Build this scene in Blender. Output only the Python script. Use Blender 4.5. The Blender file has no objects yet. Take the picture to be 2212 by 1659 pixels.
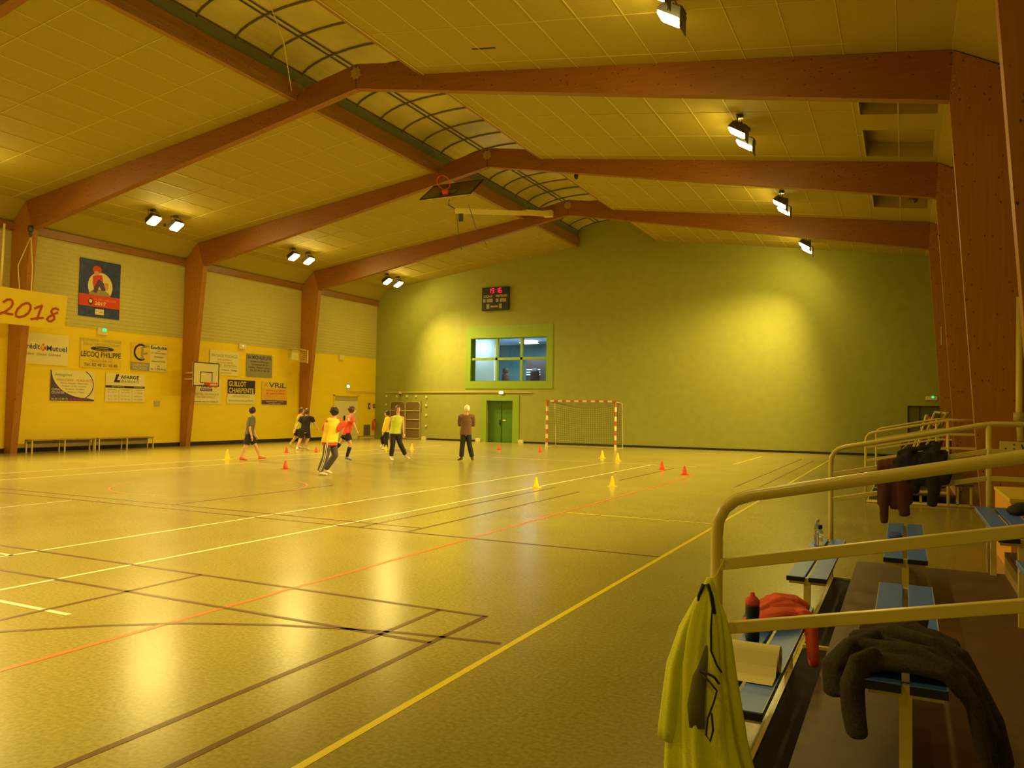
import bpy, bmesh, math, random
from mathutils import Vector, Matrix
random.seed(7)
PI = math.pi
sc = bpy.context.scene
col = sc.collection

# ------------------------------------------------------------------ camera
F_PX, YAW, PITCH, ROLL, EYE = 1711.8, math.radians(26.406), math.radians(1.890), math.radians(0.872), 1.61
fw = Vector((-math.sin(YAW) * math.cos(PITCH), math.cos(YAW) * math.cos(PITCH), math.sin(PITCH)))
r0 = fw.cross(Vector((0, 0, 1))).normalized(); u0 = r0.cross(fw)
rr = r0 * math.cos(ROLL) + u0 * math.sin(ROLL); uu = -r0 * math.sin(ROLL) + u0 * math.cos(ROLL)
cam = bpy.data.cameras.new('camera'); camo = bpy.data.objects.new('camera', cam); col.objects.link(camo)
cam.sensor_fit = 'HORIZONTAL'; cam.sensor_width = 36; cam.lens = F_PX / 2212 * 36; cam.clip_start = .05; cam.clip_end = 200
mw = Matrix(((rr.x, uu.x, -fw.x, 0), (rr.y, uu.y, -fw.y, 0), (rr.z, uu.z, -fw.z, EYE), (0, 0, 0, 1)))
camo.matrix_world = mw
sc.camera = camo

# ------------------------------------------------------------------ world, exposure
w = bpy.data.worlds.new('night'); sc.world = w; w.use_nodes = True
w.node_tree.nodes['Background'].inputs[0].default_value = (.02, .025, .04, 1)
w.node_tree.nodes['Background'].inputs[1].default_value = .3
sc.view_settings.view_transform = 'Standard'; sc.view_settings.look = 'None'
sc.view_settings.gamma = 1; sc.view_settings.use_curve_mapping = False
sc.view_settings.exposure = -0.42
LIGHT_COL = (1.0, .75, .27)
SPOT_W = 3000

# ------------------------------------------------------------------ helpers
class MB:
    def __init__(s): s.v = []; s.f = []; s.m = []
    def add(s, vs, fs, mi=0):
        o = len(s.v); s.v += [tuple(v) for v in vs]
        for f in fs: s.f.append(tuple(i + o for i in f)); s.m.append(mi)
        return s
    def box(s, x0, x1, y0, y1, z0, z1, mi=0):
        return s.add([(x0, y0, z0), (x1, y0, z0), (x1, y1, z0), (x0, y1, z0), (x0, y0, z1), (x1, y0, z1), (x1, y1, z1), (x0, y1, z1)],
                     [(0, 3, 2, 1), (4, 5, 6, 7), (0, 1, 5, 4), (1, 2, 6, 5), (2, 3, 7, 6), (3, 0, 4, 7)], mi)
    def quad(s, a, b, c, d, mi=0): return s.add([a, b, c, d], [(0, 1, 2, 3)], mi)
    def prism(s, pts, ax, a, b, mi=0):
        # pts: 2D polygon in the two other axes, extruded along axis ax from a to b
        def P(p, t):
            if ax == 1: return (p[0], t, p[1])
            if ax == 0: return (t, p[0], p[1])
            return (p[0], p[1], t)
        n = len(pts); vs = [P(p, a) for p in pts] + [P(p, b) for p in pts]
        fs = [tuple(range(n)), tuple(range(2 * n - 1, n - 1, -1))] + [(i, n + i, n + (i + 1) % n, (i + 1) % n) for i in range(n)]
        return s.add(vs, fs, mi)
    def loft(s, pts, rad, n=12, side=None, mi=0, cap=True, closed=False, wob=None, rcap=0):
        # swept ellipse rings: rad = (radius along 'side', radius across) per point
        pts = [Vector(p) for p in pts]; k = len(pts)
        rad = [(r, r) if not isinstance(r, (tuple, list)) else r for r in (rad if isinstance(rad, list) else [rad] * k)]
        if rcap and not closed:
            d0 = (pts[0] - pts[1]).normalized(); d1 = (pts[-1] - pts[-2]).normalized()
            a = rad[0]; b = rad[-1]; ma = min(a) * rcap; mb = min(b) * rcap
            pts = [pts[0] + d0 * ma, pts[0] + d0 * ma * .72] + pts + [pts[-1] + d1 * mb * .72, pts[-1] + d1 * mb]
            rad = [(a[0] * .25, a[1] * .25), (a[0] * .72, a[1] * .72)] + rad + [(b[0] * .72, b[1] * .72), (b[0] * .25, b[1] * .25)]
            k += 4
        ref = Vector(side) if side is not None else None
        prev = None; vs = []
        for i, p in enumerate(pts):
            if closed: t = (pts[(i + 1) % k] - pts[i - 1]).normalized()
            else: t = (pts[min(i + 1, k - 1)] - pts[max(i - 1, 0)]).normalized()
            base = ref if ref is not None else prev
            if base is None: base = Vector((0, 0, 1)) if abs(t.z) < .9 else Vector((1, 0, 0))
            e = base - t * base.dot(t)
            if e.length < 1e-4: e = t.orthogonal()
            e.normalize(); prev = e; g = t.cross(e)
            for j in range(n):
                th = 2 * PI * j / n; q = wob(i, th) if wob else 1
                vs.append(p + e * (rad[i][0] * math.cos(th) * q) + g * (rad[i][1] * math.sin(th) * q))
        fs = []
        for i in range(k if closed else k - 1):
            a = i * n; b = ((i + 1) % k) * n
            fs += [(a + j, a + (j + 1) % n, b + (j + 1) % n, b + j) for j in range(n)]
        if cap and not closed: fs += [tuple(range(n - 1, -1, -1)), tuple((k - 1) * n + j for j in range(n))]
        return s.add(vs, fs, mi)
    def bar(s, a, b, w, h=None, up=(0, 0, 1), mi=0):
        a = Vector(a); b = Vector(b); t = (b - a).normalized(); h = h or w
        u = Vector(up); e = t.cross(u)
        if e.length < 1e-4: e = t.orthogonal()
        e.normalize(); g = e.cross(t); vs = []
        for p in (a, b):
            for x, y in ((-1, -1), (1, -1), (1, 1), (-1, 1)): vs.append(p + e * (x * w / 2) + g * (y * h / 2))
        return s.add(vs, [(3, 2, 1, 0), (4, 5, 6, 7), (0, 1, 5, 4), (1, 2, 6, 5), (2, 3, 7, 6), (3, 0, 4, 7)], mi)
    def ell(s, c, r, n=14, m=9, rot=None, mi=0):
        vs = []; c = Vector(c)
        for i in range(m + 1):
            ph = PI * i / m
            for j in range(n):
                th = 2 * PI * j / n
                q = Vector((r[0] * math.sin(ph) * math.cos(th), r[1] * math.sin(ph) * math.sin(th), r[2] * math.cos(ph)))
                vs.append(c + (rot @ q if rot else q))
        fs = [(i * n + j, (i + 1) * n + j, (i + 1) * n + (j + 1) % n, i * n + (j + 1) % n) for i in range(m) for j in range(n)]
        return s.add(vs, fs, mi)
    def lathe(s, prof, c=(0, 0, 0), n=20, mi=0):
        return s.loft([(c[0], c[1], c[2] + z) for r, z in prof], [max(r, 1e-4) for r, z in prof], n, side=(1, 0, 0), mi=mi)
    def shift(s, d):
        s.v = [(a[0] + d[0], a[1] + d[1], a[2] + d[2]) for a in s.v]; return s
    def xf(s, M): s.v = [tuple(M @ Vector(a)) for a in s.v]; return s
    def build(s, name, mats, parent=None, smooth=False, off=None):
        me = bpy.data.meshes.new(name)
        vs = s.v if off is None else [(a[0] - off[0], a[1] - off[1], a[2] - off[2]) for a in s.v]
        me.from_pydata(vs, [], s.f)
        for m in (mats if isinstance(mats, (list, tuple)) else [mats]): me.materials.append(m)
        me.polygons.foreach_set('material_index', s.m)
        bm = bmesh.new(); bm.from_mesh(me)
        bmesh.ops.remove_doubles(bm, verts=bm.verts, dist=1e-6)
        bmesh.ops.recalc_face_normals(bm, faces=bm.faces); bm.to_mesh(me); bm.free()
        if smooth: me.polygons.foreach_set('use_smooth', [True] * len(me.polygons))
        me.update()
        o = bpy.data.objects.new(name, me); col.objects.link(o)
        if parent: o.parent = parent
        return o

def remesh(o, vox, smooth=2, disp=None):
    m = o.modifiers.new('r', 'REMESH'); m.mode = 'VOXEL'; m.voxel_size = vox; m.use_smooth_shade = True
    if smooth:
        s_ = o.modifiers.new('s', 'SMOOTH'); s_.iterations = smooth; s_.factor = .5
    dg = bpy.context.evaluated_depsgraph_get()
    me = bpy.data.meshes.new_from_object(o.evaluated_get(dg))
    old = o.data; mats = list(old.materials); o.modifiers.clear(); o.data = me
    me.materials.clear()
    for q in mats: me.materials.append(q)
    me.polygons.foreach_set('use_smooth', [True] * len(me.polygons))
    me.polygons.foreach_set('material_index', [0] * len(me.polygons))
    nm = old.name; bpy.data.meshes.remove(old); me.name = nm
    return o
def bevel(o, wdt=.004, seg=2):
    m = o.modifiers.new('bevel', 'BEVEL'); m.width = wdt; m.segments = seg; m.limit_method = 'ANGLE'; return o
def tag(o, label, cat, group=None):
    o['label'] = label; o['category'] = cat
    if group: o['group'] = group
    return o
def thing(name, label, cat, loc=(0, 0, 0), group=None):
    o = bpy.data.objects.new(name, None); col.objects.link(o); o.location = loc; o.empty_display_size = .1
    return tag(o, label, cat, group)
def struct(o): o['kind'] = 'structure'; return o
def copy_tree(o, parent=None):
    c = o.copy(); col.objects.link(c); c.parent = parent
    for ch in list(o.children): copy_tree(ch, c)
    return c

# ------------------------------------------------------------------ materials
def mat(name, c, rough=.6, metal=0, spec=.5, emit=None, noise=0, nscale=8, bump=0, bscale=60, trans=0, coat=0):
    m = bpy.data.materials.new(name); m.use_nodes = True; nt = m.node_tree; b = nt.nodes['Principled BSDF']
    b.inputs['Base Color'].default_value = (*c, 1); b.inputs['Roughness'].default_value = rough
    b.inputs['Metallic'].default_value = metal; b.inputs['Specular IOR Level'].default_value = spec
    if trans: b.inputs['Transmission Weight'].default_value = trans
    if coat: b.inputs['Coat Weight'].default_value = coat; b.inputs['Coat Roughness'].default_value = .2
    if emit:
        b.inputs['Emission Color'].default_value = (*emit[0], 1); b.inputs['Emission Strength'].default_value = emit[1]
    tc = nt.nodes.new('ShaderNodeTexCoord')
    if noise:
        n = nt.nodes.new('ShaderNodeTexNoise'); n.inputs['Scale'].default_value = nscale; n.inputs['Detail'].default_value = 5
        nt.links.new(tc.outputs['Object'], n.inputs['Vector'])
        r = nt.nodes.new('ShaderNodeMapRange'); r.inputs[1].default_value = .3; r.inputs[2].default_value = .7
        r.inputs[3].default_value = 1 - noise; r.inputs[4].default_value = 1 + noise
        nt.links.new(n.outputs['Fac'], r.inputs[0])
        x = nt.nodes.new('ShaderNodeVectorMath'); x.operation = 'SCALE'; x.inputs[0].default_value = c
        nt.links.new(r.outputs[0], x.inputs['Scale']); nt.links.new(x.outputs[0], b.inputs['Base Color'])
    if bump:
        n2 = nt.nodes.new('ShaderNodeTexNoise'); n2.inputs['Scale'].default_value = bscale; n2.inputs['Detail'].default_value = 4
        nt.links.new(tc.outputs['Object'], n2.inputs['Vector'])
        bp = nt.nodes.new('ShaderNodeBump'); bp.inputs['Strength'].default_value = bump; bp.inputs['Distance'].default_value = .02
        nt.links.new(n2.outputs['Fac'], bp.inputs['Height']); nt.links.new(bp.outputs[0], b.inputs['Normal'])
    return m
def wood_mat(name, c1, c2, axis):
    # glued laminated timber: thin laminations, long grain and scattered dark knots
    m = bpy.data.materials.new(name); m.use_nodes = True; nt = m.node_tree; b = nt.nodes['Principled BSDF']
    b.inputs['Roughness'].default_value = .45
    tc = nt.nodes.new('ShaderNodeTexCoord'); mp = nt.nodes.new('ShaderNodeMapping')
    s = {'x': (1.2, 22, 22), 'z': (22, 22, 1.2), 'y': (22, 1.2, 22)}[axis]
    mp.inputs['Scale'].default_value = s; nt.links.new(tc.outputs['Object'], mp.inputs['Vector'])
    n = nt.nodes.new('ShaderNodeTexNoise'); n.inputs['Scale'].default_value = 1; n.inputs['Detail'].default_value = 6
    nt.links.new(mp.outputs[0], n.inputs['Vector'])
    cr = nt.nodes.new('ShaderNodeValToRGB'); cr.color_ramp.elements[0].position = .3; cr.color_ramp.elements[1].position = .7
    cr.color_ramp.elements[0].color = (*c1, 1); cr.color_ramp.elements[1].color = (*c2, 1)
    nt.links.new(n.outputs['Fac'], cr.inputs[0])
    mp2 = nt.nodes.new('ShaderNodeMapping'); s2 = {'x': (6, 9.5, 9.5), 'z': (9.5, 9.5, 6), 'y': (9.5, 6, 9.5)}[axis]
    mp2.inputs['Scale'].default_value = s2; nt.links.new(tc.outputs['Object'], mp2.inputs['Vector'])
    v = nt.nodes.new('ShaderNodeTexVoronoi'); v.inputs['Scale'].default_value = 1; v.inputs['Randomness'].default_value = 1
    nt.links.new(mp2.outputs[0], v.inputs['Vector'])
    kr = nt.nodes.new('ShaderNodeMapRange'); kr.inputs[1].default_value = .07; kr.inputs[2].default_value = .16
    kr.inputs[3].default_value = .16; kr.inputs[4].default_value = 1
    nt.links.new(v.outputs['Distance'], kr.inputs[0])
    x = nt.nodes.new('ShaderNodeVectorMath'); x.operation = 'SCALE'
    nt.links.new(cr.outputs[0], x.inputs[0]); nt.links.new(kr.outputs[0], x.inputs['Scale'])
    nt.links.new(x.outputs[0], b.inputs['Base Color'])
    return m
def floor_mat():
    m = bpy.data.materials.new('sports_floor'); m.use_nodes = True; nt = m.node_tree; b = nt.nodes['Principled BSDF']
    tc = nt.nodes.new('ShaderNodeTexCoord')
    n = nt.nodes.new('ShaderNodeTexNoise'); n.inputs['Scale'].default_value = 38; n.inputs['Detail'].default_value = 4
    n2 = nt.nodes.new('ShaderNodeTexNoise'); n2.inputs['Scale'].default_value = .7; n2.inputs['Detail'].default_value = 4
    for q in (n, n2): nt.links.new(tc.outputs['Object'], q.inputs['Vector'])
    cr = nt.nodes.new('ShaderNodeValToRGB'); cr.color_ramp.elements[0].position = .35; cr.color_ramp.elements[1].position = .68
    cr.color_ramp.elements[0].color = (.265, .22, .04, 1); cr.color_ramp.elements[1].color = (.36, .30, .065, 1)
    nt.links.new(n.outputs['Fac'], cr.inputs[0])
    r = nt.nodes.new('ShaderNodeMapRange'); r.inputs[1].default_value = .3; r.inputs[2].default_value = .7; r.inputs[3].default_value = .93; r.inputs[4].default_value = 1.06
    nt.links.new(n2.outputs['Fac'], r.inputs[0])
    x = nt.nodes.new('ShaderNodeVectorMath'); x.operation = 'SCALE'
    nt.links.new(cr.outputs[0], x.inputs[0]); nt.links.new(r.outputs[0], x.inputs['Scale'])
    nt.links.new(x.outputs[0], b.inputs['Base Color'])
    rr_ = nt.nodes.new('ShaderNodeMapRange'); rr_.inputs[3].default_value = .19; rr_.inputs[4].default_value = .27
    nt.links.new(n2.outputs['Fac'], rr_.inputs[0]); nt.links.new(rr_.outputs[0], b.inputs['Roughness'])
    bp = nt.nodes.new('ShaderNodeBump'); bp.inputs['Strength'].default_value = .05; bp.inputs['Distance'].default_value = .004
    nt.links.new(n.outputs['Fac'], bp.inputs['Height']); nt.links.new(bp.outputs[0], b.inputs['Normal'])
    b.inputs['Specular IOR Level'].default_value = .42
    return m
def brick_mat(name, c, mort):
    m = bpy.data.materials.new(name); m.use_nodes = True; nt = m.node_tree; b = nt.nodes['Principled BSDF']; b.inputs['Roughness'].default_value = .5
    tc = nt.nodes.new('ShaderNodeTexCoord'); sp = nt.nodes.new('ShaderNodeSeparateXYZ'); cb = nt.nodes.new('ShaderNodeCombineXYZ')
    nt.links.new(tc.outputs['Object'], sp.inputs[0]); nt.links.new(sp.outputs['Y'], cb.inputs['X']); nt.links.new(sp.outputs['Z'], cb.inputs['Y'])
    br = nt.nodes.new('ShaderNodeTexBrick'); br.inputs['Scale'].default_value = 1; br.inputs['Brick Width'].default_value = .5; br.inputs['Row Height'].default_value = .2
    br.inputs['Mortar Size'].default_value = .006; br.inputs['Color1'].default_value = (*c, 1); br.inputs['Color2'].default_value = (*[q * .96 for q in c], 1)
    br.inputs['Mortar'].default_value = (*mort, 1)
    nt.links.new(cb.outputs[0], br.inputs['Vector']); nt.links.new(br.outputs['Color'], b.inputs['Base Color'])
    return m

M = {}
M['floor'] = floor_mat()
M['l_yellow'] = mat('line_yellow', (.80, .62, .02), .3); M['l_white'] = mat('line_white', (.80, .72, .42), .3)
M['l_red'] = mat('line_red', (.60, .17, .03), .3); M['l_brown'] = mat('line_brown', (.13, .065, .02), .3)
M['yellow'] = brick_mat('yellow_blockwork', (.95, .69, .005), (.89, .645, .005))
M['clad'] = mat('pale_cladding', (.60, .52, .15), .5, noise=.04)
M['green'] = mat('green_plaster', (.34, .34, .05), .7, noise=.05, nscale=3, bump=.08, bscale=90)
M['lime'] = mat('lime_green_paint', (.27, .40, .02), .5, noise=.03)
M['dgreen'] = mat('dark_green_paint', (.09, .22, .02), .4)
M['ceil'] = mat('ceiling_board', (.40, .30, .03), .8, noise=.04, nscale=20)
M['grid'] = mat('ceiling_profile', (.58, .47, .09), .5)
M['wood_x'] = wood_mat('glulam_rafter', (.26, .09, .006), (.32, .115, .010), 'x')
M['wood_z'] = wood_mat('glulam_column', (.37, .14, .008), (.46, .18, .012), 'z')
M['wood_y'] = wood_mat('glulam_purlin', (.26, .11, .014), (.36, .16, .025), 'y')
M['vault'] = mat('skylight_sheet', (.62, .53, .18), .35, noise=.18, nscale=.6)
M['rib'] = mat('skylight_rib', (.16, .13, .05), .5)
M['flash'] = mat('skylight_flashing', (.16, .17, .09), .5)
M['rail'] = mat('cream_enamel', (.82, .66, .17), .32, coat=.2)
M['blue'] = mat('blue_laminate', (.07, .20, .95), .38, noise=.06, nscale=14)
M['blueedge'] = mat('pale_blue_edge', (.45, .5, .6), .4)
M['black'] = mat('black_plastic', (.012, .011, .01), .5)
M['deck'] = mat('brown_deck', (.12, .055, .016), .5, noise=.15, nscale=9)
M['white'] = mat('white_board', (.80, .70, .32), .45)
M['paper'] = mat('white_paper', (.84, .74, .34), .7)
M['cream'] = mat('cream_paint', (.74, .60, .18), .45)
M['beige'] = mat('beige_panel', (.52, .42, .14), .5)
M['ink'] = mat('dark_ink', (.035, .02, .02), .6)
M['violet'] = mat('violet_ink', (.10, .05, .16), .5)
M['redp'] = mat('red_print', (.72, .06, .02), .5)
M['orange'] = mat('orange_print', (.80, .30, .03), .5)
M['grey'] = mat('grey_print', (.33, .29, .17), .5)
M['bluep'] = mat('blue_ink', (.05, .06, .22), .5)
M['greenp'] = mat('green_ink', (.20, .34, .06), .5)
M['fadey'] = mat('faded_grey_ink', (.40, .33, .12), .5)
M['ysign'] = mat('yellow_sign', (.80, .58, .03), .5)
M['ban'] = mat('yellow_banner', (.86, .63, .01), .6)
M['navy'] = mat('navy_print', (.035, .05, .20), .5, noise=.5, nscale=5)
M['skin'] = mat('skin', (.66, .38, .19), .5)
M['hair'] = mat('dark_hair', (.03, .016, .008), .6); M['hairb'] = mat('brown_hair', (.11, .05, .02), .6)
M['hairw'] = mat('white_hair', (.80, .74, .52), .6)
M['t_grey'] = mat('grey_tee', (.14, .12, .075), .8); M['t_black'] = mat('black_cloth', (.018, .014, .013), .8)
M['t_red'] = mat('red_cloth', (.78, .085, .025), .7); M['t_yel'] = mat('yellow_cloth', (.84, .60, .02), .7)
M['t_lime'] = mat('lime_bib', (.55, .60, .03), .7); M['t_brown'] = mat('brown_jacket', (.16, .075, .035), .8)
M['t_orange'] = mat('orange_cloth', (.85, .38, .03), .7); M['t_slate'] = mat('slate_trousers', (.085, .07, .075), .8)
M['shoe_w'] = mat('white_shoe', (.75, .66, .45), .5); M['shoe_r'] = mat('red_shoe', (.85, .13, .03), .5)
M['shoe_b'] = mat('blue_shoe', (.16, .2, .5), .5); M['shoe_n'] = mat('brown_shoe', (.10, .05, .02), .5)
M['cone_y'] = mat('yellow_cone', (.88, .68, .01), .4); M['cone_r'] = mat('red_cone', (.72, .07, .015), .4)
M['glass'] = mat('window_glass', (.9, .95, .95), .03, trans=1)
M['clear'] = mat('clear_plastic', (.9, .92, .95), .08, trans=.95)
M['jersey'] = mat('lime_jersey', (.82, .84, .015), .75, noise=.05, nscale=10, bump=.25, bscale=220)
M['wool'] = mat('grey_wool', (.055, .038, .019), .95, noise=.4, nscale=130, bump=.6, bscale=260)
M['maroon'] = mat('maroon_cloth', (.11, .028, .018), .85); M['dark'] = mat('black_jacket', (.02, .018, .018), .8)
M['lampface'] = mat('lamp_glass', (.9, .9, .9), .3, emit=((1, .80, .22), 200))
M['housing'] = mat('lamp_housing', (.10, .09, .08), .4, metal=.5)
M['led'] = mat('red_digits', (.1, 0, 0), .5, emit=((1, .01, .06), 2.4))
M['exitg'] = mat('exit_green', (.02, .3, .1), .4, emit=((.02, 1, .30), 2.2))
M['emw'] = mat('emergency_light', (.8, .8, .8), .4, emit=((.75, .92, 1), 5))
M['room'] = mat('white_room_paint', (.62, .68, .70), .7); M['teal'] = mat('teal_panel', (.07, .20, .20), .6)
M['roomceil'] = mat('room_ceiling', (.42, .55, .68), .8)
M['roomlamp'] = mat('room_lamp', (.9, .95, 1), .4, emit=((.80, .93, 1), 8))
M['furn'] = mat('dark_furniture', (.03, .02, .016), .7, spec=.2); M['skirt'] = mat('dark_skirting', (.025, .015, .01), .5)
M['metal'] = mat('steel', (.5, .45, .3), .35, metal=.8)
M['benchw'] = mat('bench_wood', (.42, .27, .07), .45, noise=.1)
M['net'] = mat('dark_net', (.10, .085, .03), .8); M['netw'] = mat('pale_net', (.6, .5, .25), .8)
M['locker'] = mat('brown_mesh_panel', (.20, .13, .045), .6, noise=.1)
M['boardglass'] = mat('smoked_board', (.22, .18, .06), .15, trans=.35)

# ------------------------------------------------------------------ room shell
GW, YW, RW, BW = 35.0, -25.6, 2.0, -8.0      # green wall, yellow wall, right wall, back wall
RX = -12.06
fl = MB(); fl.quad((YW, BW, 0), (RW, BW, 0), (RW, GW, 0), (YW, GW, 0))
def ln(x0, y0, x1, y1, wd, mi):
    a = Vector((x0, y0, 0)); b = Vector((x1, y1, 0)); t = (b - a).normalized(); n = Vector((-t.y, t.x, 0)) * wd / 2
    z = .0012 + .0002 * mi
    fl.add([tuple(q + Vector((0, 0, z))) for q in (a - n, b - n, b + n, a + n)], [(0, 1, 2, 3)], mi)
# 1 yellow 2 white 3 red 4 brown
ln(-2.43, BW, -2.43, 31.2, .05, 1); ln(-4.8, 11.7, -2.43, 11.7, .045, 1); ln(-4.87, 25.7, -4.87, 31.2, .05, 1)
ln(-6.96, BW, -6.96, 23.6, .05, 2); ln(-8.45, BW, -8.45, 23.7, .05, 2); ln(-16.8, BW, -16.8, 23.9, .05, 2); ln(-18.35, BW, -18.35, 30, .05, 2)
ln(-8.4, 3.97, -5.71, 3.97, .05, 2); ln(-9.6, 5.2, -8.42, 5.2, .05, 2); ln(-17, 24.0, -5.6, 23.75, .05, 2)
ln(-12.4, BW, -12.4, 8.6, .04, 2)
ln(-4.87, BW, -4.87, 20.5, .05, 3)
for x, y0, y1 in ((-2.93, BW, 5.5), (-3.35, BW, 5.5), (-6.0, BW, 5.5), (-5.83, 8.72, 14.85), (-6.6, 8.72, 15.4), (-10.6, 9.1, 13.1),
                  (-3.35, 17.8, 30.4), (-2.87, 17.9, 29.5), (-6.0, 17.8, 22.7)): ln(x, y0, x, y1, .045, 4)
for y, x0, x1 in ((5.5, -16, -2.91), (4.7, -16, -2.93), (8.71, -22, -2.45), (9.1, -22, -5.85)): ln(x0, y, x1, y, .045, 4)
ap = [(-8.6, 1.0), (-7.6, 1.75), (-6.6, 2.6), (-5.69, 3.45), (-5.24, 3.88), (-4.78, 4.22), (-4.16, 4.52), (-3.62, 4.70), (-3.18, 4.82), (-2.5, 4.92)]
for a, b in zip(ap, ap[1:]): ln(*a, *b, .045, 4)
cp = [(-12.42 + 1.85 * math.cos(t * PI / 16), 11.6 + 1.85 * math.sin(t * PI / 16)) for t in range(33)]
for k in (list(range(0, 8)) + list(range(17, 26))):
    ln(*cp[k], *cp[k + 1], .045, 3)
struct(fl.build('floor', [M['floor'], M['l_yellow'], M['l_white'], M['l_red'], M['l_brown']]))

# yellow wall: blockwork below, ribbed pale cladding above
wl = MB(); wl.box(YW - .3, YW, BW, GW, 0, 4.28, 0)
z = 4.28; pr = []
while z < 7.2: pr += [(YW + .0, z), (YW + .0, z + .07), (YW + .012, z + .085), (YW + .012, z + .125)]; z += .14
pr = [(a, b) for a, b in pr]
for (a, b), (c, d) in zip(pr, pr[1:]): wl.quad((a, BW, b), (a, GW, b), (c, GW, d), (c, BW, d), 1)
wl.box(YW - .3, YW - .02, BW, GW, 4.28, 7.6, 1)
wl.box(YW, YW + .015, BW, GW, 4.25, 4.29, 1)
struct(wl.build('wall_left', [M['yellow'], M['clad']]))
struct(MB().box(YW, YW + .13, BW, GW, 7.12, 7.37).build('trim_1', M['wood_y']))
struct(MB().box(YW, YW + .02, BW, 31.45, 0, .15).box(YW, YW + .02, 33.6, GW, 0, .12).build('baseboard_left', M['skirt']))
# green gable wall with a window and two doors
W0, W1, WZ0, WZ1 = -19.73, -15.54, 3.04, 5.20
D0, D1, DZ = -18.78, -17.32, 2.07
E0, E1, EZ = .08, 1.26, 2.02
gb = MB()
def gwb(x0, x1, z0, z1): gb.box(x0, x1, GW, GW + .3, z0, z1)
gwb(YW - .3, W0, 0, 7.3); gwb(W0, D0, 0, WZ0); gwb(D0, D1, DZ, WZ0); gwb(D1, W1, 0, WZ0); gwb(W0, W1, WZ1, 7.3)
gwb(W1, E0, 0, 7.3); gwb(E0, E1, EZ, 7.3); gwb(E1, RW + .3, 0, 7.3)
arc = [(RX + 1.93 * math.cos(t * PI / 12), 10.1 + .5 * math.sin(t * PI / 12)) for t in range(13)]
gb.prism([(YW - .3, 7.3), (RW + .3, 7.3), (.74, 7.98), (-10.08, 9.5)] + arc + [(-14.02, 9.5), (-24.9, 8.03)], 1, GW, GW + .3)
struct(gb.build('wall_far', M['green']))
sk = MB()
for a, b in ((-22.25, -19.2), (-16.7, -2.0), (-2.0, RW)): sk.box(a, b, GW - .02, GW, 0, .09)
struct(sk.build('baseboard_far', M['skirt']))
struct(MB().box(RW, RW + .3, BW, GW, 0, 7.6).build('wall_right', M['green']))
struct(MB().box(YW - .3, RW + .3, BW - .3, BW, 0, 11).build('wall_back', M['green']))

# ceiling: two pitched board fields with light profiles, eaves, openings on the right
def zr(x): return 7.95 + .137 * (.74 - x)
def zl(x): return 8.0 + .1355 * (x + 24.9)
ce = MB()
def cq(f, x0, x1, y0, y1, mi=0, dz=0): ce.quad((x0, y0, f(x0) + dz), (x1, y0, f(x1) + dz), (x1, y1, f(x1) + dz), (x0, y1, f(x0) + dz), mi)
cq(zl, -24.9, -13.98, BW, GW)
ce.quad((YW, BW, 7.36), (-24.9, BW, 8.0), (-24.9, GW, 8.0), (YW, GW, 7.36))
cq(zr, -10.06, -.87, BW, GW); cq(zr, .62, .74, BW, GW)
holes = [(16.6, 18.65), (19.7, 21.75), (25.25, 27.2)]
y = BW
for a, b in holes:
    cq(zr, -.87, .62, y, a); y = b
    x0, x1, H_ = -.87, .62, .38
    for (p, q) in (((x0, a), (x1, a)), ((x1, a), (x1, b)), ((x1, b), (x0, b)), ((x0, b), (x0, a))):
        ce.quad((p[0], p[1], zr(p[0])), (q[0], q[1], zr(q[0])), (q[0], q[1], zr(q[0]) + H_), (p[0], p[1], zr(p[0]) + H_))
    cq(zr, x0, x1, a, b, 0, H_)
    ce.box(x0 - .03, x0, a, b, zr(x0) - .015, zr(x0) + .01, 1)
cq(zr, -.87, .62, y, GW)
ce.quad((.74, BW, 7.95), (1.3, BW, 7.65), (1.3, GW, 7.65), (.74, GW, 7.95)); ce.quad((1.3, BW, 7.65), (RW, BW, 7.28), (RW, GW, 7.28), (1.3, GW, 7.65))
def gl(f, xa, ya, xb, yb, wd=.03):
    p0 = (xa, ya, f(xa) - .004); p1 = (xb, yb, f(xb) - .004); ce.bar(p0, p1, wd, .012, mi=1)
x = .74
while x > -10.0:
    gl(zr, x, BW, x, GW, .022 if x < .5 else .03); x -= .87
x = -14.7
while x > -24.8: gl(zl, x, BW, x, GW, .02); x -= .87
y = 14.95 - 1.7 * 13
while y < GW:
    gl(zl, -24.9, y, -14.0, y, .02)
    gl(zr, -10.08, y, -.9, y, .012); y += 1.7
ce.bar((-14.0, BW, zl(-14.0) - .01), (-14.0, GW, zl(-14.0) - .01), .03, .02, mi=1); ce.bar((-10.08, BW, zr(-10.08) - .01), (-10.08, GW, zr(-10.08) - .01), .03, .02, mi=1)
struct(ce.build('ceiling', [M['ceil'], M['grid']]))
# barrel skylight along the ridge
sk = MB(); na = 14
av = [(RX + 1.94 * math.cos(PI * t / na), 10.1 + .5 * math.sin(PI * t / na)) for t in range(na + 1)]
for (a, b), (c, d) in zip(av, av[1:]): sk.quad((a, BW, b + .03), (a, GW, b + .03), (c, GW, d + .03), (c, BW, d + .03), 0)
yy = 11.1 - 1.14 * 17
while yy < GW:
    sk.loft([(a, yy, b) for a, b in av], .024, 6, side=(0, 1, 0), mi=1); yy += 1.14
for t in (1, 4.6, 5.0, 9.1, 9.5, 13):
    a = RX + 1.94 * math.cos(PI * t / na); b = 10.1 + .5 * math.sin(PI * t / na)
    sk.bar((a, BW, b), (a, GW, b), .022, .03, mi=1)
struct(sk.build('ceiling_skylight', [M['vault'], M['rib']]))
struct(MB().box(-14.06, -13.9, BW, GW, 9.43, 9.87).build('trim_2', M['wood_y']))
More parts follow.
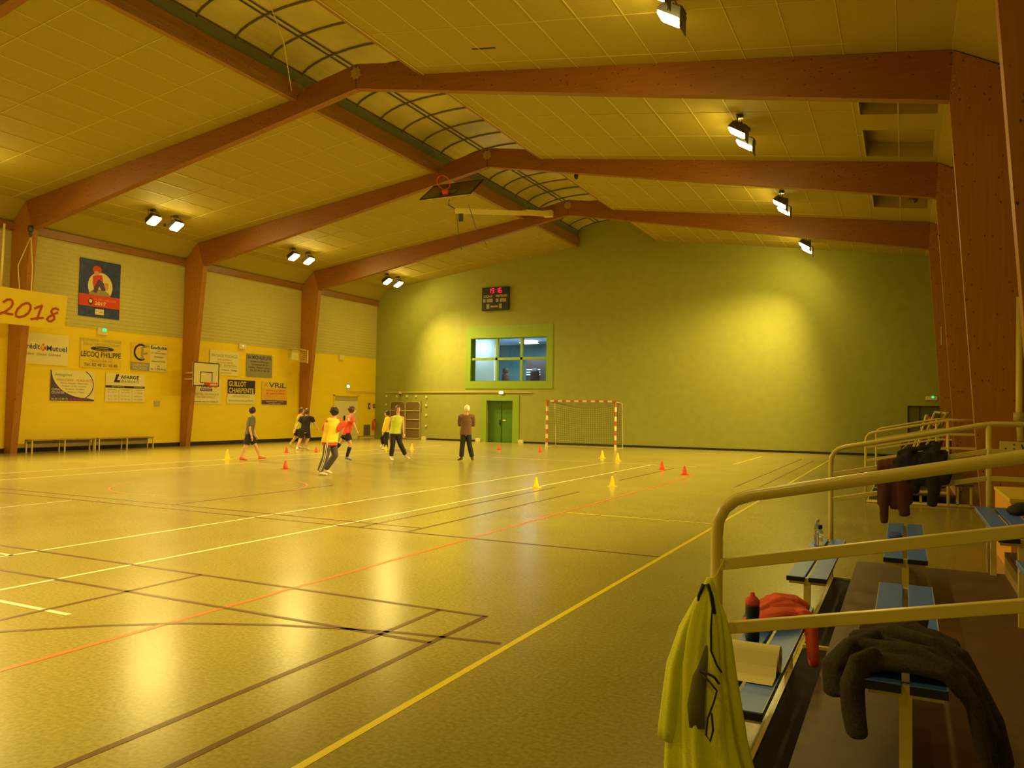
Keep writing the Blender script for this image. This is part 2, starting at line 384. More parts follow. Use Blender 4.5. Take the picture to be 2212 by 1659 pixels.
struct(MB().box(-10.2, -10.06, BW, GW, 9.43, 9.87).build('trim_3', M['wood_y']))
struct(MB().box(-14.02, -13.93, BW, GW, 9.87, 10.14).box(-10.2, -10.12, BW, GW, 9.87, 10.14).build('trim_4', M['flash']))

# ------------------------------------------------------------------ timber portal frames
fnames = {1.8: 'timber portal frame behind the camera position', 8.6: 'timber portal frame nearest the camera, its column at the right picture edge',
          15.4: 'timber portal frame with the 2018 banner in front of its left column', 22.2: 'timber portal frame with the white basketball backboard on its left column',
          29.0: 'timber portal frame closest to the green gable wall', -5.0: ''}
for Y, lb in fnames.items():
    if Y < 8: continue
    t = thing('portal_frame', lb, 'roof frame', (RX, Y, 0), 'timber portal frames spanning the hall')
    off = (RX, Y, 0); a, b = Y, Y + .22
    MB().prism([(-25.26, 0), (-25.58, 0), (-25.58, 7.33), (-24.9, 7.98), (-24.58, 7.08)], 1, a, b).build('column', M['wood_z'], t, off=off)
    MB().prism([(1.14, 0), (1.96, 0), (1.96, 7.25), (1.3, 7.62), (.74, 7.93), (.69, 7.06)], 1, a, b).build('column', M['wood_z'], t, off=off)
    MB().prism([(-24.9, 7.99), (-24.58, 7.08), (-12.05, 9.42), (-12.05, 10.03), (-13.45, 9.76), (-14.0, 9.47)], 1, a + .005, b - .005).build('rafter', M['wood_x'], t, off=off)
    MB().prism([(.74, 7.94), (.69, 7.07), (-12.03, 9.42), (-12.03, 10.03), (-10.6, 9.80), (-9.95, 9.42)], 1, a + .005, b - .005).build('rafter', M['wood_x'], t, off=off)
    st = MB(); pts = [(-12.04 + (.17 if k % 2 else .13) * math.cos(k * PI / 8), 9.80 + (.17 if k % 2 else .13) * math.sin(k * PI / 8)) for k in range(16)]
    st.prism(pts, 1, a - .012, a + .004); st.build('apex_plate', M['benchw'], t, off=off)
    for k in range(12):
        an = 2.0 + k * .24; MB().ell((1.05 + .30 * math.cos(an), a - .002, 7.35 + .30 * math.sin(an)), (.014, .006, .014), 8, 4).build('bolt', M['metal'], t, off=off)

# ------------------------------------------------------------------ floodlights
def make_flood():
    t = thing('floodlight', '', 'floodlight', (0, 0, 0)); tl = math.radians(31)
    R = Matrix.Rotation(tl, 4, 'Y')      # face (-Z) swings towards -X
    b = MB(); b.prism([(-.22, 0), (.22, 0), (.17, .16), (-.17, .16)], 1, -.19, .19)
    for k in range(6): b.box(-.15 + k * .058, -.135 + k * .058, -.15, .15, .16, .20)
    b.xf(R); b.build('housing', M['housing'], t)
    f = MB(); rg = []
    for z_, k_ in ((.004, 1), (-.03, .97), (-.055, .8), (-.065, .45)): rg.append([(x_ * k_, y_ * k_, z_) for x_, y_ in ((-.21, -.13), (-.17, -.17), (.17, -.17), (.21, -.13), (.21, .13), (.17, .17), (-.17, .17), (-.21, .13))])
    for q_ in range(3): f.add(rg[q_] + rg[q_ + 1], [(j, (j + 1) % 8, 8 + (j + 1) % 8, 8 + j) for j in range(8)])
    f.add(rg[3], [tuple(range(8))]); f.add(rg[0], [tuple(range(8))]); f.xf(R); f.build('lamp_glass', M['lampface'], t)
    y = MB(); y.loft([(.0, -.21, .05), (.05, -.21, .32), (.05, .21, .32), (.0, .21, .05)], .012, 6); y.build('yoke', M['housing'], t)
    m = MB(); m.box(-.02, .12, -.06, .06, .31, .40); m.build('mount', M['housing'], t)
    l = bpy.data.lights.new('flood', 'SPOT'); l.energy = SPOT_W; l.color = LIGHT_COL; l.spot_size = math.radians(100); l.spot_blend = .9; l.shadow_soft_size = .04
    lo = bpy.data.objects.new('flood_lamp', l); col.objects.link(lo); lo.parent = t
    d = (R.to_3x3() @ Vector((0, 0, -1))); lo.location = (.176, 0, -.158); lo.rotation_euler = (0, math.radians(34), 0)
    MB().box(.20, .21, -.2, .2, -.27, .10).build('added_visor', M['housing'], t)  # plate added to cut off the beam on the outer side
    return t
proto = make_flood(); first = True
LN = {12.2: 'in the bay nearest the camera', 19.0: 'behind the 2018 banner frame', 25.9: 'behind the white backboard frame', 32.6: 'beside the green wall'}
for yb in (-1.4, 5.4, 12.2, 19.0, 25.9, 32.6):
    for sx in (1, -1):
        for dy in (-.465, .465):
            o = proto if first else copy_tree(proto); first = False
            if sx > 0: o.location = (-3.47, yb + dy, 8.12)
            else:
                o.location = (-22.9, yb + dy, 7.87); o.rotation_euler = (0, 0, PI)
                for ch in list(o.children):
                    if ch.name.startswith('added_visor'): bpy.data.objects.remove(ch)
            if not (dy < 0): pass
            side = 'right' if sx > 0 else 'left'; nf = 'nearer' if dy < 0 else 'farther'
            where = {-1.4: 'over the end behind the camera', 5.4: 'above the near railing'}.get(yb, LN.get(yb))
            o['label'] = '%s-hand ceiling floodlight %s, the %s of its pair' % (side, where, nf)
            o['category'] = 'floodlight'; o['group'] = 'paired ceiling floodlights'

# ------------------------------------------------------------------ window room behind the green wall
rm = MB(); x0, x1, y0, y1, z0, z1 = -22.4, -14.4, GW + .3, 40.2, 2.5, 5.3
rm.quad((x0, y1, z0), (x1, y1, z0), (x1, y1, z1), (x0, y1, z1), 1)
rm.quad((x0, y0, z0), (x0, y1, z0), (x0, y1, z1), (x0, y0, z1), 0); rm.quad((x1, y0, z0), (x1, y1, z0), (x1, y1, z1), (x1, y0, z1), 0)
rm.quad((x0, y0, z0), (x1, y0, z0), (x1, y1, z0), (x0, y1, z0), 0); rm.quad((x0, y0, z1), (x1, y0, z1), (x1, y1, z1), (x0, y1, z1), 2)
rm.box(x0, -19.2, 36.6, 36.7, z0, z1, 0)
struct(rm.build('wall_clubroom', [M['room'], M['teal'], M['roomceil']]))
lp = MB(); lp.ell((-17.85, 38.0, 5.24), (.42, .5, .06), 20, 8); t = lp.build('ceiling_lamp', M['roomlamp'], smooth=True)
tag(t, 'glowing oval ceiling lamp in the room behind the window', 'lamp')
pl = bpy.data.lights.new('club', 'AREA'); pl.energy = 330; pl.color = (.55, .80, 1); pl.size = .8
po = bpy.data.objects.new('clubroom_light', pl); col.objects.link(po); po.location = (-17.6, 37.4, 5.12)
t = MB().ell((-20.2, 35.95, 5.24), (.28, .28, .05), 18, 8).build('ceiling_lamp', M['roomlamp'], smooth=True); tag(t, 'added round ceiling lamp brightening the white partition behind the window', 'lamp')  # lamp added to brighten the partition
pl2 = bpy.data.lights.new('club2', 'AREA'); pl2.energy = 42; pl2.color = (.62, .86, 1); pl2.size = .5
po2 = bpy.data.objects.new('partition_fill', pl2); col.objects.link(po2); po2.location = (-20.0, 35.85, 5.15); po2.rotation_euler = (math.radians(25), 0, 0)  # added fill light for the partition
t = thing('bar_counter', 'dark counter with bright shelves behind the window', 'counter', (-16.35, 38.4, 2.5))
MB().box(-1.75, 1.9, -.3, .3, 0, 1.95).build('counter_body', M['furn'], t)
for k in range(3): MB().box(-1.7, -.9, -.34, -.31, .98 + k * .13, 1.04 + k * .13).build('shelf_edge', M['room'], t)
t = MB(); t.loft([(-18.95, 37.4, 2.5), (-18.95, 37.4, 3.45), (-18.95, 37.4, 3.6)], [(.2, .15), (.22, .15), (.1, .08)], 14); t.ell((-18.95, 37.4, 3.68), (.17, .15, .18)); t = t.build('stool', M['furn'], smooth=True)
tag(t, 'dark rounded seat back seen through the window middle pane', 'chair')
t = MB().loft([(-17.25, 37.4, 2.5), (-17.25, 37.4, 3.6), (-17.25, 37.4, 3.8)], [(.24, .16), (.26, .16), (.12, .1)], 14).build('stool', M['furn'], smooth=True)
tag(t, 'dark brown seat back seen through the right lower pane', 'chair')
# lime surrounds, window, doors
sr = MB()
for (a, b, c, d, e, f_, g, h) in ((-20.03, -15.2, 2.67, 5.83, W0, W1, WZ0, WZ1), (-19.07, -16.97, 0, 2.35, D0, D1, 0, DZ)):
    for q in ((a, e, c, d), (f_, b, c, d), (e, f_, h, d)): sr.box(q[0], q[1], GW - .025, GW + .01, q[2], q[3])
    if c < g: sr.box(e, f_, GW - .025, GW + .01, c, g)
struct(sr.build('trim_5', M['lime']))
wf = MB(); yf0, yf1 = GW + .14, GW + .2
struct(MB().box(W0, W0 + .04, GW, GW + .3, WZ0, WZ1).box(W0, W1, GW, GW + .3, WZ1 - .03, WZ1).box(W0, W1, GW, GW + .3, WZ0, WZ0 + .02).build('trim_6', M['dgreen']))
wf.box(W0 + .04, W0 + .17, yf0, yf1, WZ0, WZ1, 1)
for px in (-18.28, -16.90): wf.box(px - .06, px + .06, GW + .02, yf1, WZ0, WZ1 - .03, 0)
wf.box(W0 + .04, W1, GW + .02, yf1, 4.10, 4.22, 0)
wf.box(W1 - .05, W1, yf0, yf1, WZ0, WZ1, 1)
wo = struct(wf.build('window_1', [M['lime'], M['dgreen']]))
MB().box(W0 + .1, W1 - .02, GW + .165, GW + .172, WZ0, WZ1 - .02).build('glass', M['glass'], wo)
d = struct(MB().box(D0, D0 + .70, GW + .2, GW + .24, 0, DZ).box(D0 + .72, D1, GW + .2, GW + .24, 0, DZ).box(D0 + .69, D0 + .73, GW + .17, GW + .2, 0, DZ).build('door_1', M['dgreen']))
MB().box(D0 + .66, D0 + .70, GW + .14, GW + .2, .85, 1.12).build('door_handle', M['black'], d)
MB().box(D0 + .82, D0 + .98, GW + .19, GW + .2, 1.06, 1.13).build('door_plate', M['white'], d)
d = struct(MB().box(E0 + .02, E0 + .42, GW + .06, GW + .1, 0, EZ).box(E0 + .44, E1, GW + .06, GW + .1, 0, EZ).build('door_2', mat('olive_door', (.13, .12, .03), .5)))
MB().box(E0, E0 + .03, GW + .0, GW + .1, 0, EZ).box(E0 + .41, E0 + .45, GW + .04, GW + .1, 0, EZ).box(E0, E1, GW, GW + .1, EZ - .03, EZ).build('door_frame', M['skirt'], d)
d = struct(MB().box(YW, YW + .03, 31.56, 33.44, 0, 1.95).build('door_3', M['white']))
MB().box(YW, YW + .06, 31.5, 31.56, 0, 2.25).box(YW, YW + .06, 33.44, 33.5, 0, 2.25).box(YW, YW + .06, 31.5, 33.5, 2.2, 2.25).build('door_frame', M['yellow'], d)
MB().box(YW, YW + .025, 31.56, 33.44, 1.96, 2.2).build('transom', M['beige'], d)
hh = MB(); hh.box(YW + .03, YW + .09, 32.32, 32.37, .95, 1.2); hh.bar((YW + .08, 32.34, 1.1), (YW + .08, 32.20, 1.1), .02); hh.build('door_handle', M['black'], d)
MB().box(YW, YW + .05, 33.6, 34.95, .0, .1).build('door_sill', M['cream'], d)
# conduit along the far walls, cream blocks beside the door
struct(MB().bar((-24.9, GW - .03, 2.46), (-17.95, GW - .03, 2.5), .035, .035).bar((YW + .03, 32.5, 2.44), (YW + .03, GW, 2.46), .035, .035).bar((-16.3, GW - .03, 2.48), (-20.0, GW - .03, 2.5), .03, .03).build('trim_7', M['cream']))
for x_, lb in ((-22.42, 'small cream block on the floor right of the equipment lockers'), (-19.2, 'small cream block on the floor left of the green door'), (-16.82, 'small cream block on the floor right of the green door')):
    t = bevel(MB().box(x_ - .13, x_ + .13, GW - .12, GW - .022, 0, .16).build('door_bumper', M['white']), .01); tag(t, lb, 'block', 'cream blocks at the foot of the green wall')

# ------------------------------------------------------------------ signs and lettering
def text_mb(body, size, align='CENTER', shear=0, bold=0):
    c = bpy.data.curves.new('txt', 'FONT'); c.body = body; c.size = size; c.align_x = align; c.align_y = 'CENTER'; c.shear = shear
    c.resolution_u = 3; c.extrude = 0.0; c.offset = bold
    o = bpy.data.objects.new('txt', c); col.objects.link(o)
    dg = bpy.context.evaluated_depsgraph_get(); me = bpy.data.meshes.new_from_object(o.evaluated_get(dg))
    vs = [tuple(v.co) for v in me.vertices]; fs = [tuple(p.vertices) for p in me.polygons]
    bpy.data.objects.remove(o); bpy.data.curves.remove(c); bpy.data.meshes.remove(me)
    return vs, fs
def sign(name, label, cat, plane, u0, z0, wd, ht, bg, items, group=None, base=.018, thick=.012, tilt=None):
    # items are given in metres from the lower left corner of the sign as seen in the hall
    if plane == 'Y': W = lambda u, v, d: (YW + base + d, u0 + u, z0 + v)
    elif plane == 'G': W = lambda u, v, d: (u0 + u, GW - base - d, z0 + v)
    else: W = plane
    t = thing(name, label, cat, W(wd / 2, 0, 0), group)
    off = t.location
    b = MB(); vs = [W(u, v, d) for d in (0, thick) for u, v in ((0, 0), (wd, 0), (wd, ht), (0, ht))]
    b.add(vs, [(0, 1, 2, 3), (4, 5, 6, 7), (0, 1, 5, 4), (1, 2, 6, 5), (2, 3, 7, 6), (3, 0, 4, 7)])
    b.build('panel', bg, t, off=off)
    groups = {}; lay = 0
    for it in items:
        k = it[0]; mt = it[1]; lay += 1; dd = thick + .002 + .0006 * lay
        nm = 'lettering' if k == 't' else 'printed_shape'
        mb = groups.setdefault((nm, mt), MB())
        if k == 't':
            _, _, body, cu, cv, size = it[:6]; mxw = it[6] if len(it) > 6 else None; sh = it[7] if len(it) > 7 else 0; bo = it[8] if len(it) > 8 else 0
            vs, fs = text_mb(body, size, shear=sh, bold=bo)
            if not vs: continue
            x0_ = min(v[0] for v in vs); x1_ = max(v[0] for v in vs); cx = (x0_ + x1_) / 2; sx = 1
            if mxw: sx = mxw / (x1_ - x0_)
            mb.add([W(cu + (v[0] - cx) * sx, cv + v[1], dd) for v in vs], fs)
        elif k == 'r':
            _, _, a, b_, c, d_ = it; mb.add([W(a, b_, dd), W(c, b_, dd), W(c, d_, dd), W(a, d_, dd)], [(0, 1, 2, 3)])
        elif k == 'e':
            _, _, a, b_, ra, rb = it; mb.add([W(a + ra * math.cos(q * PI / 14), b_ + rb * math.sin(q * PI / 14), dd) for q in range(28)], [tuple(range(28))])
        elif k == 'p':
            mb.add([W(a, b_, dd) for a, b_ in it[2]], [tuple(range(len(it[2])))])
        elif k == 's':
            pts, sw = it[2], it[3]
            for i, ((a, b_), (c, d_)) in enumerate(zip(pts, pts[1:])):
                l_ = math.hypot(c - a, d_ - b_) or 1; nx, ny = -(d_ - b_) / l_ * sw / 2, (c - a) / l_ * sw / 2; ex, ey = (c - a) / l_ * sw * .2, (d_ - b_) / l_ * sw * .2
                mb.add([W(a - ex + nx, b_ - ey + ny, dd), W(c + ex + nx, d_ + ey + ny, dd), W(c + ex - nx, d_ + ey - ny, dd), W(a - ex - nx, b_ - ey - ny, dd)], [(0, 1, 2, 3)])
    for (nm, mt), mb in groups.items():
        if mb.v: mb.build(nm, M[mt], t, off=off)
    return t
def arcp(cx, cy, rx, ry, a0, a1, n=18): return [(cx + rx * math.cos(math.radians(a0 + (a1 - a0) * k / n)), cy + ry * math.sin(math.radians(a0 + (a1 - a0) * k / n))) for k in range(n + 1)]
SG = 'advertising panels on the yellow wall'
sign('advertising_panel', 'white bank advertising panel with dark blue name beside the first timber column', 'sign', 'Y', 15.72, 2.88, 1.71, 1.03, M['paper'],
     [('t', 'bluep', 'Crédit', .42, .58, .25, .60, 0, .004), ('t', 'bluep', 'Mutuel', 1.30, .55, .25, .70, 0, .004), ('t', 'fadey', 'Arthon  Chauvé  Chéméré', .82, .34, .12, 1.25, .2, .002),
      ('e', 'orange', .83, .66, .045, .05), ('e', 'redp', .89, .55, .04, .06), ('e', 'orange', .77, .55, .04, .06), ('e', 'redp', .83, .48, .03, .03)], SG)
sign('advertising_panel', 'yellow plumber advertising panel with a brown oval and large dark name', 'sign', 'Y', 17.87, 2.88, 1.6, 1.03, M['ysign'],
     [('t', 'fadey', 'PLOMBERIE - CHAUFFAGE', .8, .96, .13, 1.55, .2), ('t', 'fadey', 'EAU CHAUDE SOLAIRE', .82, .83, .13, 1.42, .2), ('e', 'ink', .84, .68, .46, .085),
      ('t', 'ysign', 'Installateur', .84, .71, .07, .5), ('t', 'ysign', "Confort d'énergie", .84, .64, .06, .55), ('t', 'ink', 'LECOQ PHILIPPE', .8, .46, .26, 1.55, 0, .003), ('t', 'fadey', '44320 CHAUVÉ', .82, .24, .10, .8), ('t', 'ink', 'Tél. 02 40 21 10 45', .8, .10, .15, 1.3)], SG)
sign('advertising_panel', 'panel with two joined dark initials on yellow and a white text half', 'sign', 'Y', 19.88, 2.88, 1.6, 1.03, M['ysign'],
     [('r', 'paper', .82, 0, 1.58, 1.0), ('s', 'violet', arcp(.42, .68, .28, .28, 60, 300), .075), ('r', 'fadey', .42, .42, .53, .82), ('s', 'fadey', [(.47, .62), (.70, .66)], .07), ('s', 'fadey', [(.44, .82), (.56, .9), (.76, .92)], .08),
      ('r', 'grey', 0, 0, .8, .3), ('t', 'paper', 'CARRALEAU', .4, .2, .12, .68), ('t', 'paper', 'FAÇADES', .4, .08, .12, .6), ('t', 'ink', 'Enduits', 1.2, .9, .17, .72, 0, .003),
      ('t', 'ink', 'neuf', 1.2, .78, .08), ('t', 'ink', 'et rénovation', 1.2, .70, .09, .66), ('t', 'ink', 'Cimentés', 1.2, .55, .09, .4), ('t', 'ink', 'Peintures Façade', 1.2, .38, .08, .62), ('t', 'ink', '44', 1.2, .19, .1), ('t', 'ink', '06 12 78 50 65', 1.2, .08, .1, .68)], SG)
sign('advertising_panel', 'joinery advertising panel with a violet curved corner and white oval field', 'sign', 'Y', 16.84, 1.70, 1.61, 1.04, M['paper'],
     [('p', 'violet', [(0, 0), (1.61, 0), (1.61, .05), (1.38, .09)] + [(1.30 - .0 - 1.27 * math.sin(math.radians(q)) , .10 + .92 * (1 - math.cos(math.radians(q)))) for q in range(0, 91, 9)] + [(0, 1.04)]),
      ('s', 'violet', arcp(1.0, .56, .56, .52, -62, 62), .03), ('t', 'greenp', 'Aménagement', .45, .88, .13, .62, .2), ('t', 'orange', 'MENUISERIE - PLAQUISTE', .86, .70, .12, 1.3),
      ('t', 'grey', 'Neuf et rénovation - Agencement', .85, .60, .07, 1.0), ('t', 'grey', 'Cloisons sèches - Isolation', .85, .50, .07, .9), ('t', 'grey', 'Parquets - Escaliers', .88, .40, .07, .7), ('t', 'grey', 'Fenêtres - Volets', .92, .30, .07, .6),
      ('t', 'paper', 'Gilles', .2, .38, .12, .3), ('t', 'paper', 'OLIVIER', .27, .27, .12, .46), ('t', 'paper', '06 80 21 04 73', .33, .06, .10, .58), ('t', 'redp', '02 40 21 04 73', 1.0, .06, .09, .6)], SG)
sign('advertising_panel', 'white quarry advertising panel with large slanted L and three ruled columns', 'sign', 'Y', 18.88, 1.70, 1.62, 1.03, M['paper'],
     [('p', 'ink', [(.32, .70), (.56, .70), (.58, .78), (.45, .78), (.54, .99), (.42, .99), (.35, .78)]), ('t', 'ink', 'AFARGE', .98, .89, .17, .78, 0, .004), ('t', 'greenp', 'GRANULATS', .96, .74, .14, .80, 0, .002),
      ('r', 'ink', 0, .50, 1.62, .58), ('t', 'paper', 'SABLE et GRAVILLON', .5, .54, .065, .5), ('t', 'paper', 'CARRIÈRE', 1.35, .54, .065, .4), ('r', 'grey', .54, 0, .548, .5), ('r', 'grey', 1.08, 0, 1.088, .5)] +
     [('t', 'grey', s_, a, b, .055, .36) for a, c3 in ((.27, ('SAINT PÈRE', 'EN RETZ', 'Tél. 02', '40 21 70')), (.81, ('CHÉMÉRÉ', 'ARTHON', 'Téléphone', '02 40 64')), (1.35, ('CARRIÈRE', 'DU GRAND', 'BREUIL', '02 40 82'))) for s_, b in zip(c3, (.43, .34, .2, .09))], SG)
sign('advertising_panel', 'pale landscaping advertising panel partly hidden by the white backboard', 'sign', 'Y', 23.57, 2.89, 1.58, 1.02, M['paper'],
     [('t', 'greenp', 'PAYSAGE ROCAILLE', .8, .80, .17, 1.4), ('t', 'fadey', 'AMÉNAGEMENT', .8, .64, .10, .8), ('t', 'fadey', 'ESPACES VERTS', .8, .52, .10, .9), ('t', 'greenp', 'TAILLE - ENTRETIEN', .85, .40, .11, 1.2), ('r', 'grey', .3, .32, 1.45, .33), ('t', 'ink', 'Création - Clôtures - Dallage', .8, .22, .09, 1.4), ('t', 'fadey', 'ARTHON', .85, .09, .10, .6)], SG)
sign('advertising_panel', 'grey advertising panel with a dark blue heading above the black timber company panel', 'sign', 'Y', 25.6, 2.89, 1.56, 1.01, M['grey'],
     [('t', 'bluep', 'Sté MICHAUD J.F.R.', .78, .86, .2, 1.46, 0, .005), ('t', 'ink', 'Ravalement Peinture', .78, .68, .1, 1.1), ('t', 'ink', 'Revêtement de sol', .78, .55, .1, 1.0), ('t', 'ink', 'Façades - Vitrerie - Décors', .78, .42, .1, 1.3), ('t', 'ink', 'Tél. 02 40 21 60 78', .78, .29, .1, 1.2)], SG)
sign('advertising_panel', 'black and white timber company advertising panel with large yellow capitals', 'sign', 'Y', 24.57, 1.71, 1.57, 1.01, M['paper'],
     [('r', 'ink', 0, .42, 1.57, 1.01), ('t', 'ysign', 'GUILLOT', .55, .83, .30, .98, 0, .006), ('t', 'ysign', 'CHARPENTE', .78, .55, .30, 1.44, 0, .006), ('t', 'fadey', 'ARTHON EN RETZ', .78, .31, .13, 1.0, .2), ('t', 'greenp', 'www.charpente-guillot.fr', .78, .13, .12, 1.4, .2)], SG)
sign('advertising_panel', 'orange public works advertising panel with big heading and dark bottom band', 'sign', 'Y', 26.56, 1.70, 1.58, 1.02, mat('orange_sign', (.80, .46, .03), .5),
     [('r', 'ysign', 0, .72, 1.58, 1.02), ('t', 'orange', 'A', .24, .86, .32, .27, 0, .006), ('t', 'violet', 'VRiL', .96, .86, .32, 1.1, 0, .006), ('t', 'redp', 'travaux publics', .85, .63, .11, 1.2, 0, .002), ('t', 'redp', 'et particuliers', .85, .50, .11, 1.15, 0, .002), ('t', 'orange', 'terrassement - assainissement', .8, .38, .08, 1.4), ('t', 'orange', 'démolition - location', .8, .29, .08, 1.2),
      ('r', 'violet', 0, 0, 1.58, .19), ('t', 'paper', 'CHAUVÉ 06 82 11 76 83', .8, .13, .075, 1.1), ('t', 'paper', 'avril.tp@orange.fr', .8, .05, .07, .8)], SG)
sign('advertising_panel', 'white laboratory advertising panel directly under the white basketball backboard', 'sign', 'Y', 22.72, 1.69, 1.5, 1.03, M['paper'],
     [('t', 'violet', 'LABO', .72, .72, .2, .55, 0, .006), ('r', 'violet', .4, .5, 1.02, .62), ('t', 'paper', 'FRANCE', .7, .56, .1, .5), ('t', 'fadey', 'CENTRE TECHNIQUE', .72, .38, .12, 1.3), ('t', 'fadey', 'DU BÂTIMENT', .72, .25, .12, .95), ('t', 'ink', 'www.centrelab.fr', .72, .08, .10, 1.3)], SG)
sign('sports_poster', 'large blue and red handball poster with a player high on the pale cladding', 'poster', 'Y', 17.75, 4.66, 1.59, 2.02, M['navy'],
     [('e', 'white', .80, 1.10, .48, .50), ('p', 'grey', arcp(.78, .78, .42, .22, 0, 360, 20)), ('e', 'redp', .66, 1.68, .17, .14), ('e', 'skin', .64, 1.54, .10, .10), ('p', 'redp', [(.50, 1.45), (.85, 1.52), (.90, 1.3), (.70, 1.05), (.55, 1.0), (.50, 1.2)]),
      ('p', 'violet', [(.72, 1.36), (.92, 1.25), (1.02, .98), (.86, .96), (.76, 1.1), (.66, .86), (.52, .88), (.56, 1.05)]), ('e', 'orange', 1.03, 1.2, .08, .07), ('p', 'skin', [(.98, 1.12), (1.12, 1.18), (1.10, 1.0), (1.0, .98)]),
      ('r', 'redp', 0, .37, 1.59, .78), ('e', 'ink', .44, .54, .09, .12), ('e', 'paper', .44, .55, .06, .07), ('t', 'orange', 'CLUB LABELLISÉ', 1.0, .63, .12, .86), ('t', 'paper', '2017', .82, .49, .17, .44, 0, .004), ('r', 'white', .62, .1, .96, .30), ('t', 'grey', 'F   K', .79, .2, .1, .24)], base=.018)

# 2018 banner hung by cords in front of the near left column
def WB(u, v, d): return (-24.0 + .06 * math.sin(u * 1.3) * (v - .5) + d, 12.6 + u - .12 * (1 - v / 1.07) * (u / 3.7), 3.96 + v)
t = thing('hanging_banner', 'yellow paper banner with red handwritten 2018 hanging before the column', 'banner', (-24.0, 14.4, 3.96))
bn = MB(); nu, nv = 16, 4
for dd in (0, .004):
    for i in range(nu):
        for j in range(nv):
            q = [WB(3.7 * a / nu, 1.08 * b / nv, dd) for a, b in ((i, j), (i + 1, j), (i + 1, j + 1), (i, j + 1))]; bn.quad(*q)
bn.build('banner_sheet', M['ban'], t, off=t.location)
lt = MB()
def stroke(pts, wd=.068):
    pts = [((x_ / 2212 * 2.62) + 1.55, 1.14 - (y_ - 40) / 1598 * 1.75 + .175 + x_ * .00004) for x_, y_ in pts]
    L_ = [Vector(WB(a, b, .009)) for a, b in pts]
    lt.loft(L_, [(wd / 2, .004)] * len(L_), 6, side=None if False else None) if False else None
    for p, q in zip(L_, L_[1:]):
        d_ = (q - p).normalized(); n_ = Vector((1, 0, 0)).cross(d_).normalized() * wd / 2; p2 = p - d_ * wd * .3; q2 = q + d_ * wd * .3
        lt.add([p2 - n_, q2 - n_, q2 + n_, p2 + n_], [(0, 1, 2, 3)])
# strokes traced in banner coordinates
def st(pts): stroke(pts)
st([(120, 670), (200, 600), (280, 580), (340, 620), (355, 700), (320, 800), (200, 920), (10, 1030)]); st([(60, 990), (150, 950), (260, 975), (385, 985)])
st([(700, 640), (600, 700), (500, 820), (460, 940), (480, 1030), (560, 1050), (680, 1010), (780, 920), (830, 800), (820, 690), (760, 640), (700, 640)])
st([(940, 770), (1030, 720), (1130, 670), (1080, 850), (1030, 1080)]); st([(870, 1080), (1010, 1045), (1190, 1020)])
st([(1590, 750), (1520, 710), (1430, 740), (1395, 810), (1430, 880), (1490, 960), (1500, 1030), (1430, 1095), (1350, 1100), (1300, 1050), (1340, 980), (1450, 900), (1570, 830)])
lt.build('lettering', mat('red_marker', (.45, .06, .01), .5), t, off=t.location)
cd = MB(); cd.loft([(-24.55, 15.36, 6.78), (-24.3, 14.85, 5.8), (-24.02, 14.75, 5.03)], .012, 6); cd.loft([(-24.55, 15.38, 6.78), (-24.3, 15.3, 5.8), (-24.0, 15.1, 5.02)], .016, 6)
cd.build('cord', M['cream'], t, off=t.location)
t = MB().ell((-24.55, 15.36, 6.9), (.07, .05, .1)).box(-24.6, -24.5, 15.3, 15.42, 6.98, 7.16).build('pulley', M['housing'], smooth=True); tag(t, 'small dark pulley at the top of the near left column', 'pulley')
t = MB().loft([(-24.62, 14.55, 4.2), (-24.6, 14.55, 5.5), (-24.55, 14.55, 7.05)], .035, 8).build('conduit_pipe', M['cream'], smooth=True); tag(t, 'thin cream vertical pipe left of the near left column', 'pipe')

# exit lights
def exitbox(nm, lb, loc, yaw, em, wd=.38, ht=.24, dot=(.1, .1)):
    t = thing(nm, lb, 'exit light', loc); o = bevel(MB().box(-wd / 2, wd / 2, -.07, 0, -ht / 2, ht / 2).build('casing', M['white'], t), .015)
    MB().box(.0, dot[0], -.078, -.07, ht * .1, ht * .1 + dot[1]).build('light', M[em], t); t.rotation_euler = (0, 0, yaw); return t
exitbox('exit_light', 'exit light box glowing green above the panels under the poster', (YW + .003, 18.67, 4.17), -PI / 2 + PI, 'exitg', dot=(.13, .1))
exitbox('exit_light', 'exit light box above the pale landscaping panel', (YW + .003, 25.32, 4.16), PI / 2, 'emw', dot=(.03, .03))
exitbox('exit_light', 'unlit exit light box above the pale door of the yellow wall', (YW + .003, 32.02, 4.14), PI / 2, 'white')
exitbox('exit_light', 'exit light box with green sign over the dark door at right', (.92, GW - .003, 2.32), 0, 'exitg', wd=.42, ht=.15, dot=(.08, .07))
for loc, yw, lb in (((YW + .003, 32.6, 2.70), PI / 2, 'bright round emergency lamp above the pale door'), ((-17.95, GW - .003, 2.47), 0, 'bright white emergency lamp over the green door')):
    t = thing('emergency_lamp', lb, 'lamp', loc); t.rotation_euler = (0, 0, yw)
    MB().box(-.13, .13, -.05, 0, -.08, .08).build('casing', M['white'], t)
    MB().ell((0, -.05, 0), (.12, .04, .07), 14, 8).build('lamp_glass', M['emw'], t, smooth=True)
t = thing('wall_camera', 'small white dome device on the conduit above the lockers', 'camera', (-23.96, GW - .003, 2.38))
MB().box(-.07, .07, -.08, 0, .0, .12).build('bracket', M['white'], t); MB().ell((0, -.06, -.03), (.055, .05, .05)).build('dome', M['black'], t, smooth=True)
